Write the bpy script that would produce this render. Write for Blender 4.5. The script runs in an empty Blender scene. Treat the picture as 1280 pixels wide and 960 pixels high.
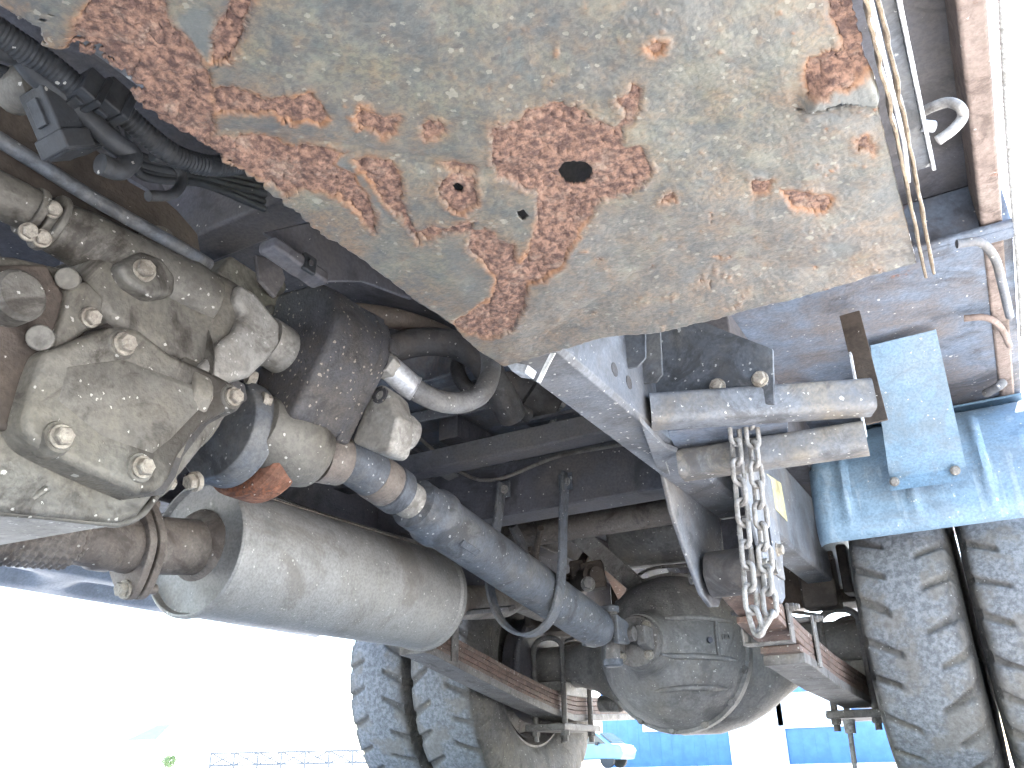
import bpy, math, random
import numpy as np
from mathutils import Vector, Matrix
random.seed(7)
D = bpy.data
COL = bpy.context.scene.collection
rad = math.radians

# ------------------------------------------------------------------ camera, world, sun, exposure
F_PX = 1050.0                                   # focal length for a 1280 px wide picture
CAM = np.array([0.76, 0.0, 0.13])               # camera, truck centre line is X = 0, ground Z = 0, rear is +Y
def _axes():
    dY = np.array([660.0, -465.0, -F_PX]); dY /= np.linalg.norm(dY)
    r = rad(-1.2)
    h = np.array([math.cos(r), -math.sin(r), 0.0])
    Z = np.cross(h, dY); Z /= np.linalg.norm(Z)
    return np.array([np.cross(dY, Z), dY, Z])
RW = _axes()
cd = D.cameras.new('camera'); cam = D.objects.new('camera', cd); COL.objects.link(cam)
cd.sensor_fit = 'HORIZONTAL'; cd.sensor_width = 36; cd.lens = 36 * F_PX / 1280
cd.clip_start = 0.01; cd.clip_end = 2000
M = Matrix([list(r) for r in RW]).to_4x4(); M.translation = Vector(CAM)
cam.matrix_world = M
sc = bpy.context.scene; sc.camera = cam

SUN_EL, SUN_AZ = 44, 20                          # azimuth measured from +Y towards +X
world = D.worlds.new('World'); sc.world = world; world.use_nodes = True
wn = world.node_tree; wn.nodes.clear()
wo = wn.nodes.new('ShaderNodeOutputWorld'); wb = wn.nodes.new('ShaderNodeBackground'); ws = wn.nodes.new('ShaderNodeTexSky')
ws.sky_type = 'NISHITA'; ws.sun_disc = False; ws.sun_elevation = rad(SUN_EL); ws.sun_rotation = rad(SUN_AZ)
ws.air_density = 1.0; ws.dust_density = 1.0; ws.ozone_density = 1.0
wb.inputs['Strength'].default_value = 0.15
wn.links.new(ws.outputs[0], wb.inputs[0]); wn.links.new(wb.outputs[0], wo.inputs[0])
sd = D.lights.new('sun', 'SUN'); sd.energy = 5.0; sd.angle = rad(0.5); sd.color = (1, 0.97, 0.92)
sun = D.objects.new('sun', sd); COL.objects.link(sun)
sdir = Vector((math.sin(rad(SUN_AZ)) * math.cos(rad(SUN_EL)), math.cos(rad(SUN_AZ)) * math.cos(rad(SUN_EL)), math.sin(rad(SUN_EL))))
sun.rotation_euler = sdir.to_track_quat('Z', 'Y').to_euler(); sun.location = sdir * 20
sc.view_settings.view_transform = 'Standard'; sc.view_settings.look = 'None'
sc.view_settings.gamma = 1; sc.view_settings.use_curve_mapping = False
sc.view_settings.exposure = 3.5
sc.cycles.max_bounces = 6; sc.cycles.diffuse_bounces = 5; sc.cycles.glossy_bounces = 2; sc.cycles.transmission_bounces = 1
sc.cycles.use_adaptive_sampling = True; sc.cycles.adaptive_threshold = 0.03

# ------------------------------------------------------------------ measuring helper: photo pixel -> point on a real plane
def P(px, py, X=None, Y=None, Z=None):
    d = RW @ np.array([px - 640.0, 480.0 - py, -F_PX])
    if X is not None: t = (X - CAM[0]) / d[0]
    elif Y is not None: t = (Y - CAM[1]) / d[1]
    else: t = (Z - CAM[2]) / d[2]
    return Vector(CAM + t * d)
def to_px(X, Y, Z):
    d = np.stack([X - CAM[0], Y - CAM[1], Z - CAM[2]], -1) @ RW
    return 640 + F_PX * d[..., 0] / -d[..., 2], 480 - F_PX * d[..., 1] / -d[..., 2]

# ------------------------------------------------------------------ numpy noise
def vnoise(x, y, seed):
    xi = np.floor(x).astype(np.int64); yi = np.floor(y).astype(np.int64)
    fx = x - xi; fy = y - yi
    fx = fx * fx * (3 - 2 * fx); fy = fy * fy * (3 - 2 * fy)
    def h(a, b):
        n = (a * 374761393 + b * 668265263 + seed * 974711) & 0x7fffffff
        n = ((n ^ (n >> 13)) * 1274126177) & 0x7fffffff
        return ((n ^ (n >> 16)) & 0xffff) / 65535.0
    return (h(xi, yi) * (1 - fx) + h(xi + 1, yi) * fx) * (1 - fy) + (h(xi, yi + 1) * (1 - fx) + h(xi + 1, yi + 1) * fx) * fy
def fbm(x, y, seed, oct=4):
    a, s, t = 0.5, 0, 0
    for i in range(oct):
        s = s + a * vnoise(x * 2 ** i, y * 2 ** i, seed + i * 17); t += a; a *= 0.5
    return s / t - 0.5

# ------------------------------------------------------------------ materials
def ramp(nt, src, a, b):
    n = nt.nodes.new('ShaderNodeMapRange'); n.inputs[1].default_value = a; n.inputs[2].default_value = b
    n.interpolation_type = 'SMOOTHSTEP'
    nt.links.new(src, n.inputs[0]); return n.outputs[0]
def mixc(nt, fac, a, b):
    n = nt.nodes.new('ShaderNodeMix'); n.data_type = 'RGBA'
    for sock, v in ((n.inputs[0], fac), (n.inputs[6], a), (n.inputs[7], b)):
        if isinstance(v, bpy.types.NodeSocket): nt.links.new(v, sock)
        elif isinstance(v, (int, float)): sock.default_value = v
        else: sock.default_value = (*v[:3], 1)
    return n.outputs[2]
def math_(nt, op, a, b=None):
    n = nt.nodes.new('ShaderNodeMath'); n.operation = op
    for sock, v in ((n.inputs[0], a), (n.inputs[1], b)):
        if v is None: continue
        if isinstance(v, bpy.types.NodeSocket): nt.links.new(v, sock)
        else: sock.default_value = v
    return n.outputs[0]
def noise(nt, co, scale, detail=6, rough=0.6, dist=0.0):
    n = nt.nodes.new('ShaderNodeTexNoise'); n.inputs['Scale'].default_value = scale
    n.inputs['Detail'].default_value = detail; n.inputs['Roughness'].default_value = rough; n.inputs['Distortion'].default_value = dist
    nt.links.new(co, n.inputs['Vector']); return n.outputs['Fac']
def specks(nt, co, scale, size, keep):
    v = nt.nodes.new('ShaderNodeTexVoronoi'); v.inputs['Scale'].default_value = scale
    nz = nt.nodes.new('ShaderNodeTexNoise'); nz.inputs['Scale'].default_value = scale * 2.2; nz.inputs['Detail'].default_value = 2
    nt.links.new(co, nz.inputs['Vector'])
    sb = nt.nodes.new('ShaderNodeVectorMath'); sb.operation = 'MULTIPLY_ADD'; sb.inputs[1].default_value = (0.7 / scale,) * 3
    nt.links.new(nz.outputs['Color'], sb.inputs[0]); nt.links.new(co, sb.inputs[2]); nt.links.new(sb.outputs[0], v.inputs['Vector'])
    sep = nt.nodes.new('ShaderNodeSeparateColor'); nt.links.new(v.outputs['Color'], sep.inputs[0])
    r = math_(nt, 'MULTIPLY', ramp(nt, sep.outputs[0], 1 - keep, 1.0), size)
    return math_(nt, 'LESS_THAN', v.outputs['Distance'], r)
RUST_A, RUST_B = (0.20, 0.075, 0.035), (0.075, 0.035, 0.026)
MATS = {}
def mat(name, base, base2, dust=(0.30, 0.27, 0.23), dust_amt=0.35, rust=0.0, rough=0.6, metal=0.0, speck=0.0,
        scale=18, bump=0.15, bscale=220, dist=0.0, speck_col=(0.55, 0.53, 0.48), spec=0.4, grime=0.6, grime_col=None, streak=0.0):
    m = D.materials.new(name); m.use_nodes = True; nt = m.node_tree
    bs = nt.nodes['Principled BSDF']
    tc = nt.nodes.new('ShaderNodeTexCoord'); oi = nt.nodes.new('ShaderNodeObjectInfo')
    add = nt.nodes.new('ShaderNodeVectorMath'); add.operation = 'ADD'
    sc_ = nt.nodes.new('ShaderNodeVectorMath'); sc_.operation = 'SCALE'; sc_.inputs[3].default_value = 7.3
    cmb = nt.nodes.new('ShaderNodeCombineXYZ')
    for i in range(3): nt.links.new(oi.outputs['Random'], cmb.inputs[i])
    nt.links.new(cmb.outputs[0], sc_.inputs[0]); nt.links.new(tc.outputs['Object'], add.inputs[0]); nt.links.new(sc_.outputs[0], add.inputs[1])
    co = add.outputs[0]
    n1 = noise(nt, co, scale, 5, 0.65, dist)
    n2 = noise(nt, co, scale * 0.35, 4, 0.6)
    n3 = noise(nt, co, bscale, 2, 0.6)
    c = mixc(nt, ramp(nt, n1, 0.36, 0.64), base, base2)
    n6 = noise(nt, co, scale * 3.1, 5, 0.7)
    c = mixc(nt, math_(nt, 'MULTIPLY', ramp(nt, n6, 0.53, 0.66), 0.45), c, tuple(0.5 * v for v in base2))
    c = mixc(nt, math_(nt, 'MULTIPLY', ramp(nt, n6, 0.46, 0.34), 0.30), c, tuple(min(1, 1.5 * v) for v in base))
    if dust_amt > 0:
        c = mixc(nt, math_(nt, 'MULTIPLY', ramp(nt, math_(nt, 'ADD', math_(nt, 'MULTIPLY', n1, 0.5), math_(nt, 'MULTIPLY', n2, 0.5)), 0.42, 0.66), dust_amt), c, dust)
    if grime > 0:
        n7 = noise(nt, co, scale * 0.62, 6, 0.72, 0.8)
        gc = grime_col or (base2[0] * 0.34, base2[1] * 0.30, base2[2] * 0.27)
        c = mixc(nt, math_(nt, 'MULTIPLY', ramp(nt, n7, 0.50, 0.63), grime), c, gc)
    if streak > 0:
        mp = nt.nodes.new('ShaderNodeMapping'); mp.inputs['Scale'].default_value = (55, 55, 1.5); nt.links.new(co, mp.inputs['Vector'])
        ns = noise(nt, mp.outputs[0], 1.0, 3, 0.5)
        c = mixc(nt, math_(nt, 'MULTIPLY', ramp(nt, ns, 0.58, 0.68), streak), c, (0.36, 0.42, 0.46))
    if rust > 0:
        n4 = noise(nt, co, scale * 0.8, 6, 0.7)
        rc = mixc(nt, ramp(nt, n3, 0.35, 0.7), RUST_B, RUST_A)
        c = mixc(nt, ramp(nt, n4, 0.72 - 0.42 * rust, 0.80 - 0.42 * rust), c, rc)
    c = mixc(nt, math_(nt, 'MULTIPLY', ramp(nt, n3, 0.62, 0.35), 0.35), c, tuple(0.45 * v for v in base))
    if speck > 0:
        s = math_(nt, 'MAXIMUM', specks(nt, co, 230, 0.42, 0.24 * speck), specks(nt, co, 90, 0.27, 0.15 * speck))
        c = mixc(nt, math_(nt, 'MULTIPLY', s, 0.6), c, speck_col)
    nt.links.new(c, bs.inputs['Base Color'])
    nt.links.new(math_(nt, 'ADD', math_(nt, 'MULTIPLY', n1, 0.35), rough - 0.07), bs.inputs['Roughness'])
    bs.inputs['Metallic'].default_value = metal * 0.6; bs.inputs['Specular IOR Level'].default_value = spec
    bp = nt.nodes.new('ShaderNodeBump'); bp.inputs['Strength'].default_value = bump; bp.inputs['Distance'].default_value = 0.004
    nt.links.new(math_(nt, 'ADD', n3, math_(nt, 'MULTIPLY', n1, 1.5)), bp.inputs['Height']); nt.links.new(bp.outputs[0], bs.inputs['Normal'])
    MATS[name] = m; return m

CAST = mat('cast_aluminium', (0.150, 0.140, 0.123), (0.095, 0.087, 0.078), (0.235, 0.21, 0.165), 0.6, 0.0, 0.5, 0.35, 0.32, 11, 0.34, 150, grime=0.9)
CAST_PALE = mat('cast_pale', (0.33, 0.315, 0.29), (0.24, 0.225, 0.205), (0.34, 0.31, 0.26), 0.4, 0, 0.5, 0.4, 0.25, 20, 0.3, 170)
BOLT = mat('bolt_steel', (0.34, 0.31, 0.26), (0.22, 0.19, 0.16), (0.34, 0.29, 0.23), 0.4, 0.15, 0.5, 0.4, 0, 60, 0.2, 400)
PUMPM = mat('pump_iron', (0.060, 0.059, 0.064), (0.038, 0.037, 0.04), (0.16, 0.13, 0.10), 0.45, 0, 0.5, 0.1, 0.9, 22, 0.3, 260, speck_col=(0.33, 0.29, 0.23))
SHAFT = mat('shaft_paint', (0.100, 0.110, 0.128), (0.066, 0.070, 0.080), (0.20, 0.19, 0.175), 0.65, 0.05, 0.5, 0.25, 0.3, 20, 0.2, 200, speck_col=(0.42, 0.42, 0.41))
MUFF = mat('muffler_steel', (0.29, 0.282, 0.272), (0.245, 0.238, 0.23), (0.34, 0.318, 0.28), 0.55, 0.06, 0.5, 0.45, 0.25, 7, 0.2, 240, grime=0.55, grime_col=(0.15, 0.125, 0.105))
PIPE = mat('exhaust_pipe_steel', (0.19, 0.165, 0.145), (0.11, 0.09, 0.08), (0.24, 0.20, 0.165), 0.5, 0.12, 0.55, 0.3, 0.1, 22, 0.25, 240)
RAIL = mat('rail_paint', (0.145, 0.155, 0.175), (0.085, 0.09, 0.105), (0.25, 0.215, 0.175), 0.5, 0.07, 0.45, 0.15, 0.45, 10, 0.15, 220)
DARK = mat('dark_chassis', (0.088, 0.088, 0.104), (0.062, 0.061, 0.072), (0.15, 0.13, 0.112), 0.55, 0.05, 0.55, 0.05, 0.07, 9, 0.2, 200)
BROWN = mat('oily_brown', (0.080, 0.062, 0.05), (0.045, 0.036, 0.031), (0.12, 0.09, 0.068), 0.5, 0.1, 0.6, 0.05, 0.08, 10, 0.3, 160)
BLUEPL = mat('blue_paint', (0.145, 0.235, 0.33), (0.12, 0.205, 0.295), (0.235, 0.26, 0.275), 0.5, 0.09, 0.5, 0.0, 0.15, 10, 0.12, 200, grime=0.4, grime_col=(0.13, 0.13, 0.125))
FLAP = mat('mudguard_paint', (0.18, 0.265, 0.35), (0.15, 0.235, 0.32), (0.235, 0.26, 0.275), 0.5, 0.09, 0.5, 0.0, 0.15, 10, 0.12, 200, grime=0.4, grime_col=(0.15, 0.16, 0.165), streak=0.32)
BEDM = mat('bed_paint', (0.125, 0.155, 0.205), (0.09, 0.095, 0.115), (0.21, 0.165, 0.13), 0.5, 0.2, 0.5, 0.0, 0.10, 9, 0.3, 150)
SILL = mat('sill_rust', (0.225, 0.172, 0.148), (0.165, 0.123, 0.105), (0.28, 0.235, 0.205), 0.5, 0.2, 0.7, 0.0, 0.1, 26, 0.4, 150)
SPRING = mat('spring_steel', (0.155, 0.098, 0.077), (0.095, 0.064, 0.053), (0.23, 0.19, 0.155), 0.45, 0.25, 0.6, 0.1, 0.25, 24, 0.3, 200)
ARM = mat('arm_steel', (0.16, 0.168, 0.185), (0.10, 0.102, 0.112), (0.27, 0.225, 0.165), 0.75, 0.06, 0.5, 0.1, 0.35, 16, 0.2, 220)
PANEL = mat('side_panel_paint', (0.30, 0.315, 0.34), (0.24, 0.25, 0.275), (0.33, 0.325, 0.32), 0.4, 0.0, 0.4, 0.1, 0.05, 8, 0.05, 200, grime=0.15)
CLAMP = mat('clamp_steel', (0.17, 0.16, 0.15), (0.11, 0.10, 0.095), (0.24, 0.21, 0.18), 0.5, 0.1, 0.55, 0.2, 0.2, 28, 0.3, 220)
AXLE = mat('axle_iron', (0.22, 0.21, 0.20), (0.145, 0.14, 0.135), (0.30, 0.26, 0.21), 0.6, 0.03, 0.5, 0.15, 0.25, 9, 0.4, 150, grime=0.6, grime_col=(0.07, 0.066, 0.064))
RUBBER = mat('tyre_rubber', (0.085, 0.080, 0.076), (0.055, 0.052, 0.050), (0.17, 0.15, 0.12), 0.6, 0, 0.75, 0, 0.3, 22, 0.45, 130, speck_col=(0.3, 0.29, 0.27))
def tread_wear(m):
    nt = m.node_tree; bs = nt.nodes['Principled BSDF']; src = bs.inputs['Base Color'].links[0].from_socket
    a = nt.nodes.new('ShaderNodeAttribute'); a.attribute_name = 'tread'
    tc = nt.nodes.new('ShaderNodeTexCoord'); n = noise(nt, tc.outputs['Object'], 100, 6, 0.72); n2 = noise(nt, tc.outputs['Object'], 14, 5)
    col = mixc(nt, ramp(nt, n, 0.36, 0.66), (0.09, 0.094, 0.10), (0.185, 0.19, 0.20))
    col = mixc(nt, math_(nt, 'MULTIPLY', ramp(nt, n2, 0.47, 0.62), 0.6), col, (0.135, 0.118, 0.098))
    nt.links.new(mixc(nt, a.outputs['Fac'], src, col), bs.inputs['Base Color'])
tread_wear(RUBBER)
HOSE = mat('black_hose', (0.056, 0.053, 0.054), (0.036, 0.034, 0.036), (0.11, 0.085, 0.065), 0.5, 0, 0.55, 0, 0.1, 22, 0.2, 240)
HOSEG = mat('grey_hose', (0.20, 0.20, 0.205), (0.135, 0.13, 0.13), (0.26, 0.24, 0.21), 0.5, 0, 0.5, 0.0, 0.25, 22, 0.15, 240)
WIRE = mat('wire_loom', (0.036, 0.039, 0.045), (0.022, 0.024, 0.028), (0.07, 0.063, 0.055), 0.4, 0, 0.5, 0, 0.05, 30, 0.1, 240)
ZINC = mat('zinc_chain', (0.30, 0.288, 0.277), (0.19, 0.18, 0.17), (0.36, 0.31, 0.26), 0.4, 0.06, 0.5, 0.35, 0, 60, 0.2, 300)
RUSTM = mat('rusted_drum', (0.27, 0.12, 0.07), (0.15, 0.068, 0.045), (0.22, 0.15, 0.11), 0.3, 0.55, 0.8, 0, 0.15, 30, 0.4, 200)
HEMM = mat('hem_metal', (0.22, 0.17, 0.115), (0.12, 0.09, 0.062), (0.26, 0.21, 0.16), 0.4, 0.12, 0.5, 0.3, 0, 60, 0.3, 200)
STICK = mat('sticker_paper', (0.50, 0.45, 0.24), (0.42, 0.37, 0.2), (0.45, 0.42, 0.35), 0.5, 0, 0.6, 0, 0.2, 40, 0.05)
BRIGHT = mat('bright_steel', (0.55, 0.56, 0.58), (0.42, 0.42, 0.44), (0.4, 0.37, 0.33), 0.2, 0, 0.35, 0.6, 0, 40, 0.05)
WHITE = mat('white_plastic', (0.7, 0.7, 0.68), (0.6, 0.6, 0.58), (0.4, 0.37, 0.33), 0.2, 0, 0.5, 0, 0, 40, 0.05)

# ------------------------------------------------------------------ mesh building
def V(*a): return Vector(a)
def frame(axis, up=None):
    z = Vector(axis).normalized()
    u = Vector(up) if up is not None else (V(0, 0, 1) if abs(z.z) < 0.9 else V(1, 0, 0))
    x = u.cross(z)
    if x.length < 1e-6: x = V(1, 0, 0).cross(z)
    x.normalize(); return x, z.cross(x), z
def smooth_path(pts, n=8):
    pts = [Vector(p) for p in pts]; out = []
    q = [2 * pts[0] - pts[1]] + pts + [2 * pts[-1] - pts[-2]]
    for i in range(1, len(q) - 2):
        a, b, c, d = q[i - 1], q[i], q[i + 1], q[i + 2]
        for k in range(n):
            t = k / n
            out.append(0.5 * ((2 * b) + (c - a) * t + (2 * a - 5 * b + 4 * c - d) * t * t + (3 * b - a - 3 * c + d) * t ** 3))
    out.append(pts[-1]); return out
class MB:
    def __init__(s): s.v = []; s.f = []
    def add(s, vs, fs):
        o = len(s.v); s.v += [tuple(v) for v in vs]; s.f += [tuple(i + o for i in f) for f in fs]; return s
    def rings(s, rings, cap0=True, cap1=True, closed=False):
        n = len(rings[0]); vs = [p for r in rings for p in r]; fs = []
        m = len(rings)
        for i in range(m if closed else m - 1):
            j = (i + 1) % m
            for k in range(n): fs.append((i * n + k, i * n + (k + 1) % n, j * n + (k + 1) % n, j * n + k))
        if not closed:
            if cap0: fs.append(tuple(range(n - 1, -1, -1)))
            if cap1: fs.append(tuple((m - 1) * n + k for k in range(n)))
        return s.add(vs, fs)
    def box(s, c, size, x=None, y=None, z=None):
        c = Vector(c); x = Vector(x) if x is not None else V(1, 0, 0); y = Vector(y) if y is not None else V(0, 1, 0); z = Vector(z) if z is not None else x.cross(y)
        a, b, d = (k / 2 for k in size)
        vs = [c + x * i * a + y * j * b + z * k * d for k in (-1, 1) for (i, j) in ((-1, -1), (1, -1), (1, 1), (-1, 1))]
        return s.add(vs, [(3, 2, 1, 0), (4, 5, 6, 7), (0, 1, 5, 4), (1, 2, 6, 5), (2, 3, 7, 6), (3, 0, 4, 7)])
    def bx(s, x0, x1, y0, y1, z0, z1): return s.box(((x0 + x1) / 2, (y0 + y1) / 2, (z0 + z1) / 2), (x1 - x0, y1 - y0, z1 - z0))
    def prism(s, poly, vec, taper=1.0):
        poly = [Vector(p) for p in poly]; vec = Vector(vec)
        c = sum(poly, V(0, 0, 0)) / len(poly)
        nrm = V(0, 0, 0)
        for i in range(len(poly)): nrm += (poly[i] - c).cross(poly[(i + 1) % len(poly)] - c)
        if nrm.dot(vec) < 0: poly = poly[::-1]
        return s.rings([poly, [c + (p - c) * taper + vec for p in poly]])
    def tube(s, pts, r, n=14, caps=True, up=None):
        pts = [Vector(p) for p in pts]; m = len(pts)
        rs = r if isinstance(r, (list, tuple)) else [r] * m
        rings = []; prev = None
        for i, p in enumerate(pts):
            t = (pts[min(i + 1, m - 1)] - pts[max(i - 1, 0)]).normalized()
            if prev is None: x, y, _ = frame(t, up)
            else:
                x = prev - t * prev.dot(t); x.normalize(); y = t.cross(x)
            prev = x
            rings.append([p + (x * math.cos(a) + y * math.sin(a)) * rs[i] for a in (2 * math.pi * k / n for k in range(n))])
        return s.rings(rings, caps, caps)
    def lathe(s, o, axis, prof, n=32, caps=True):
        o = Vector(o); x, y, z = frame(axis)
        return s.rings([[o + z * t + (x * math.cos(a) + y * math.sin(a)) * max(r, 1e-4) for a in (2 * math.pi * k / n for k in range(n))] for t, r in prof], caps, caps)
    def bar(s, pts, w, t, wdir):
        """flat bar along a path; w = width along wdir, t = thickness"""
        pts = [Vector(p) for p in pts]; m = len(pts); wd = Vector(wdir).normalized(); rings = []
        for i, p in enumerate(pts):
            d = (pts[min(i + 1, m - 1)] - pts[max(i - 1, 0)]).normalized()
            wv = (wd - d * wd.dot(d)).normalized(); nv = d.cross(wv)
            rings.append([p + wv * w / 2 * a + nv * t / 2 * b for a, b in ((-1, -1), (1, -1), (1, 1), (-1, 1))])
        return s.rings(rings)
    def mesh(s, name, m, bevel=None, ang=38):
        me = D.meshes.new(name); me.from_pydata(s.v, [], s.f); me.materials.append(m)
        me.update()
        if ang: me.shade_smooth(); me.set_sharp_from_angle(angle=rad(ang))
        return me
    def obj(s, name, m, parent=None, label=None, bevel=0, ang=38, seg=2, kind=None):
        me = s.mesh(name, m, ang=ang)
        o = D.objects.new(name, me); COL.objects.link(o); o.parent = parent
        if label: o['label'] = label
        if kind: o['kind'] = kind
        if bevel:
            b = o.modifiers.new('bevel', 'BEVEL'); b.width = bevel; b.segments = seg; b.limit_method = 'ANGLE'; b.angle_limit = rad(32); b.harden_normals = True
        return o
def thing(name, label, cat, loc=(0, 0, 0), group=None):
    o = D.objects.new(name, None); COL.objects.link(o); o.location = loc; o['label'] = label; o['category'] = cat
    o.empty_display_size = 0.1
    if group: o['group'] = group
    return o
def tag(o, label, cat, group=None):
    o['label'] = label; o['category'] = cat
    if group: o['group'] = group
    return o
def place(o, loc, axis, spin=0.0, scale=1.0):
    x, y, z = frame(axis)
    m = Matrix((x, y, z)).transposed().to_4x4() @ Matrix.Rotation(spin, 4, 'Z') @ Matrix.Scale(scale, 4)
    m.translation = Vector(loc); o.matrix_world = m; return o
# shared bolt meshes (unit: head 18 mm across)
def bolt_mesh():
    b = MB(); b.lathe((0, 0, 0), (0, 0, 1), [(-0.004, 0.0125), (0.0022, 0.0125), (0.0026, 0.012)], 20)
    h = []
    for z, r in ((0.0026, 0.0100), (0.0095, 0.0100), (0.0112, 0.0086)):
        h.append([V(r * math.cos(k * math.pi / 3), r * math.sin(k * math.pi / 3), z) for k in range(6)])
    b.rings(h)
    b.lathe((0, 0, 0.0112), (0, 0, 1), [(-0.001, 0.006), (0.0006, 0.0058), (0.0006, 0.002), (0.0001, 0.0015)], 14)
    return b.mesh('bolt', BOLT, ang=30)
BOLT_ME = bolt_mesh()
def nut_mesh():
    b = MB(); h = []
    for z, r in ((0, 0.0100), (0.009, 0.0100), (0.010, 0.0088)): h.append([V(r * math.cos(k * math.pi / 3), r * math.sin(k * math.pi / 3), z) for k in range(6)])
    b.rings(h); b.lathe((0, 0, 0.008), (0, 0, 1), [(0, 0.0058), (0.012, 0.0058), (0.013, 0.005)], 12)
    return b.mesh('nut', BOLT, ang=30)
NUT_ME = nut_mesh()
DBOLT_ME = BOLT_ME.copy(); DBOLT_ME.materials[0] = AXLE
DNUT_ME = NUT_ME.copy(); DNUT_ME.materials[0] = CLAMP
def bolt(parent, loc, axis, scale=1.0, me=None, name='bolt'):
    o = D.objects.new(name, me or BOLT_ME); COL.objects.link(o); o.parent = parent
    return place(o, loc, axis, random.uniform(0, 1), scale)
#BODY
# ------------------------------------------------------------------ setting: ground
g = D.materials.new('ground_asphalt'); g.use_nodes = True; nt = g.node_tree; bs = nt.nodes['Principled BSDF']
tc = nt.nodes.new('ShaderNodeTexCoord'); co = tc.outputs['Object']
nt.links.new(mixc(nt, ramp(nt, noise(nt, co, 1.5, 10, 0.7), 0.35, 0.65), mixc(nt, noise(nt, co, 90, 4), (0.41, 0.40, 0.385), (0.50, 0.49, 0.47)), (0.45, 0.44, 0.425)), bs.inputs['Base Color'])
bs.inputs['Roughness'].default_value = 0.9
gm = MB(); gm.add([(-400, -300, 0), (400, -300, 0), (400, 900, 0), (-400, 900, 0)], [(0, 1, 2, 3)])
o = gm.obj('ground', g, ang=None); o['kind'] = 'structure'; o['label'] = 'pale gravelly yard under and around the truck'

# ------------------------------------------------------------------ the truck
truck = thing('truck', 'underside of a blue work truck with rusty tray, gearbox, shaft and dual wheels', 'truck')

# --- frame rails (C sections, web outside, open inwards)
RZ0, RZ1 = 0.525, 0.715
def rail(sx, label):
    y0, y1 = -0.3, 3.3
    sec = [(0.36, RZ0), (0.414, RZ0), (0.42, RZ0 + 0.006), (0.42, RZ1 - 0.006), (0.414, RZ1), (0.36, RZ1), (0.36, RZ1 - 0.006), (0.413, RZ1 - 0.006), (0.413, RZ0 + 0.006), (0.36, RZ0 + 0.006)]
    b = MB(); ring = [[V(sx * x, y, z) for x, z in (sec if sx > 0 else sec[::-1])] for y in np.linspace(y0, y1, 40)]
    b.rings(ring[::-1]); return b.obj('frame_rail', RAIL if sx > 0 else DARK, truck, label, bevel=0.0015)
rr = rail(1, 'grey-blue right frame rail with dusty bottom flange')
rl = rail(-1, 'dark left frame rail above the muffler')
for px, py in ((370, 600), (475, 632), (440, 612)):
    p = P(px, py, X=-0.4128)
    MB().lathe(p - V(0.001, 0, 0), (1, 0, 0), [(0, 0.008), (0.0014, 0.008)], 16).obj('dark_hole_disc', HOSE, rl)  # solid dark disc, the shade inside a hole put into its colour
for px, py in ((768, 462), (786, 478)):
    p = P(px, py, X=0.42)
    MB().lathe(p - V(0.0005, 0, 0), (1, 0, 0), [(0, 0.009), (0.0012, 0.009)], 18).obj('dark_hole_disc', HOSE, rr)  # dark disc on the web, painted shade in place of an opening
# sticker on the rail web
poly = [P(x, y, X=0.4212) for x, y in ((958, 592), (976, 604), (984, 652), (967, 634))]
MB().prism(poly, (0.0006, 0, 0)).obj('sticker', STICK, rr, 'faded yellow paper sticker on the rail')
# --- lower overlapping rail doubler seen behind the angle bars
poly = [P(x, y, X=0.4215) for x, y in ((868, 592), (958, 580), (1010, 640), (1060, 700), (1060, 730), (1000, 700), (900, 640))]
# --- cross members
def crossm(y0, y1, z0, z1, m=DARK, label=None, lip=True):
    b = MB(); b.bx(-0.412, 0.412, y0, y0 + 0.006, z0, z1); b.bx(-0.412, 0.412, y0 + 0.006, y1, z0, z0 + 0.006); b.bx(-0.412, 0.412, y0 + 0.006, y1, z1 - 0.006, z1)
    return b.obj('cross_member', m, truck, label, bevel=0.003)
cm = crossm(1.45, 1.53, 0.600, 0.712, DARK, 'dark cross member carrying the shaft safety loop')
crossm(1.30, 1.35, 0.672, 0.712, DARK)
crossm(2.75, 2.82, 0.56, 0.712, BROWN)
b = MB(); b.tube([V(-0.41, 1.78, 0.648), V(0.41, 1.78, 0.648)], 0.03, 20)
ct = b.obj('cross_tube', PIPE, truck, 'rust-brown cross tube between the rails')
for s in (-1, 1): MB().lathe((s * 0.36, 1.78, 0.648), (1, 0, 0), [(-0.012, 0.05), (0.012, 0.05)], 24).obj('flange', BROWN, ct, bevel=0.002)
# diagonal braces seen between the shaft and the cross member
def brace(p0, p1, w, t, wd, m=DARK, label=None): return MB().bar([p0, p1], w, t, wd).obj('brace', m, truck, label, bevel=0.002)
brace(P(492, 528, Y=1.36), P(640, 498, Y=1.36), 0.03, 0.006, (0, 0.3, 1), RAIL)
brace(P(495, 555, Y=1.3), P(640, 640, Y=1.62), 0.028, 0.006, (1, 0, 0.2), RAIL)
brace(P(560, 535, Z=0.80), P(760, 640, Z=0.80), 0.05, 0.05, (1, 0, 0))
brace(P(715, 662, Y=1.95), P(815, 748, Y=2.25), 0.05, 0.008, (1, 0.2, 0.6), CLAMP, 'dark diagonal torque bar in front of the axle')
brace(P(735, 690, Y=2.2), P(690, 760, Y=2.0), 0.04, 0.008, (1, 0, 0.3), SPRING)
brace(P(800, 680, Y=2.4), P(850, 740, Y=2.6), 0.07, 0.05, (1, 0, 0), RAIL)
brace(P(760, 700, Y=2.45), P(790, 760, Y=2.7), 0.05, 0.03, (1, 0, 0), SPRING)
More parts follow.
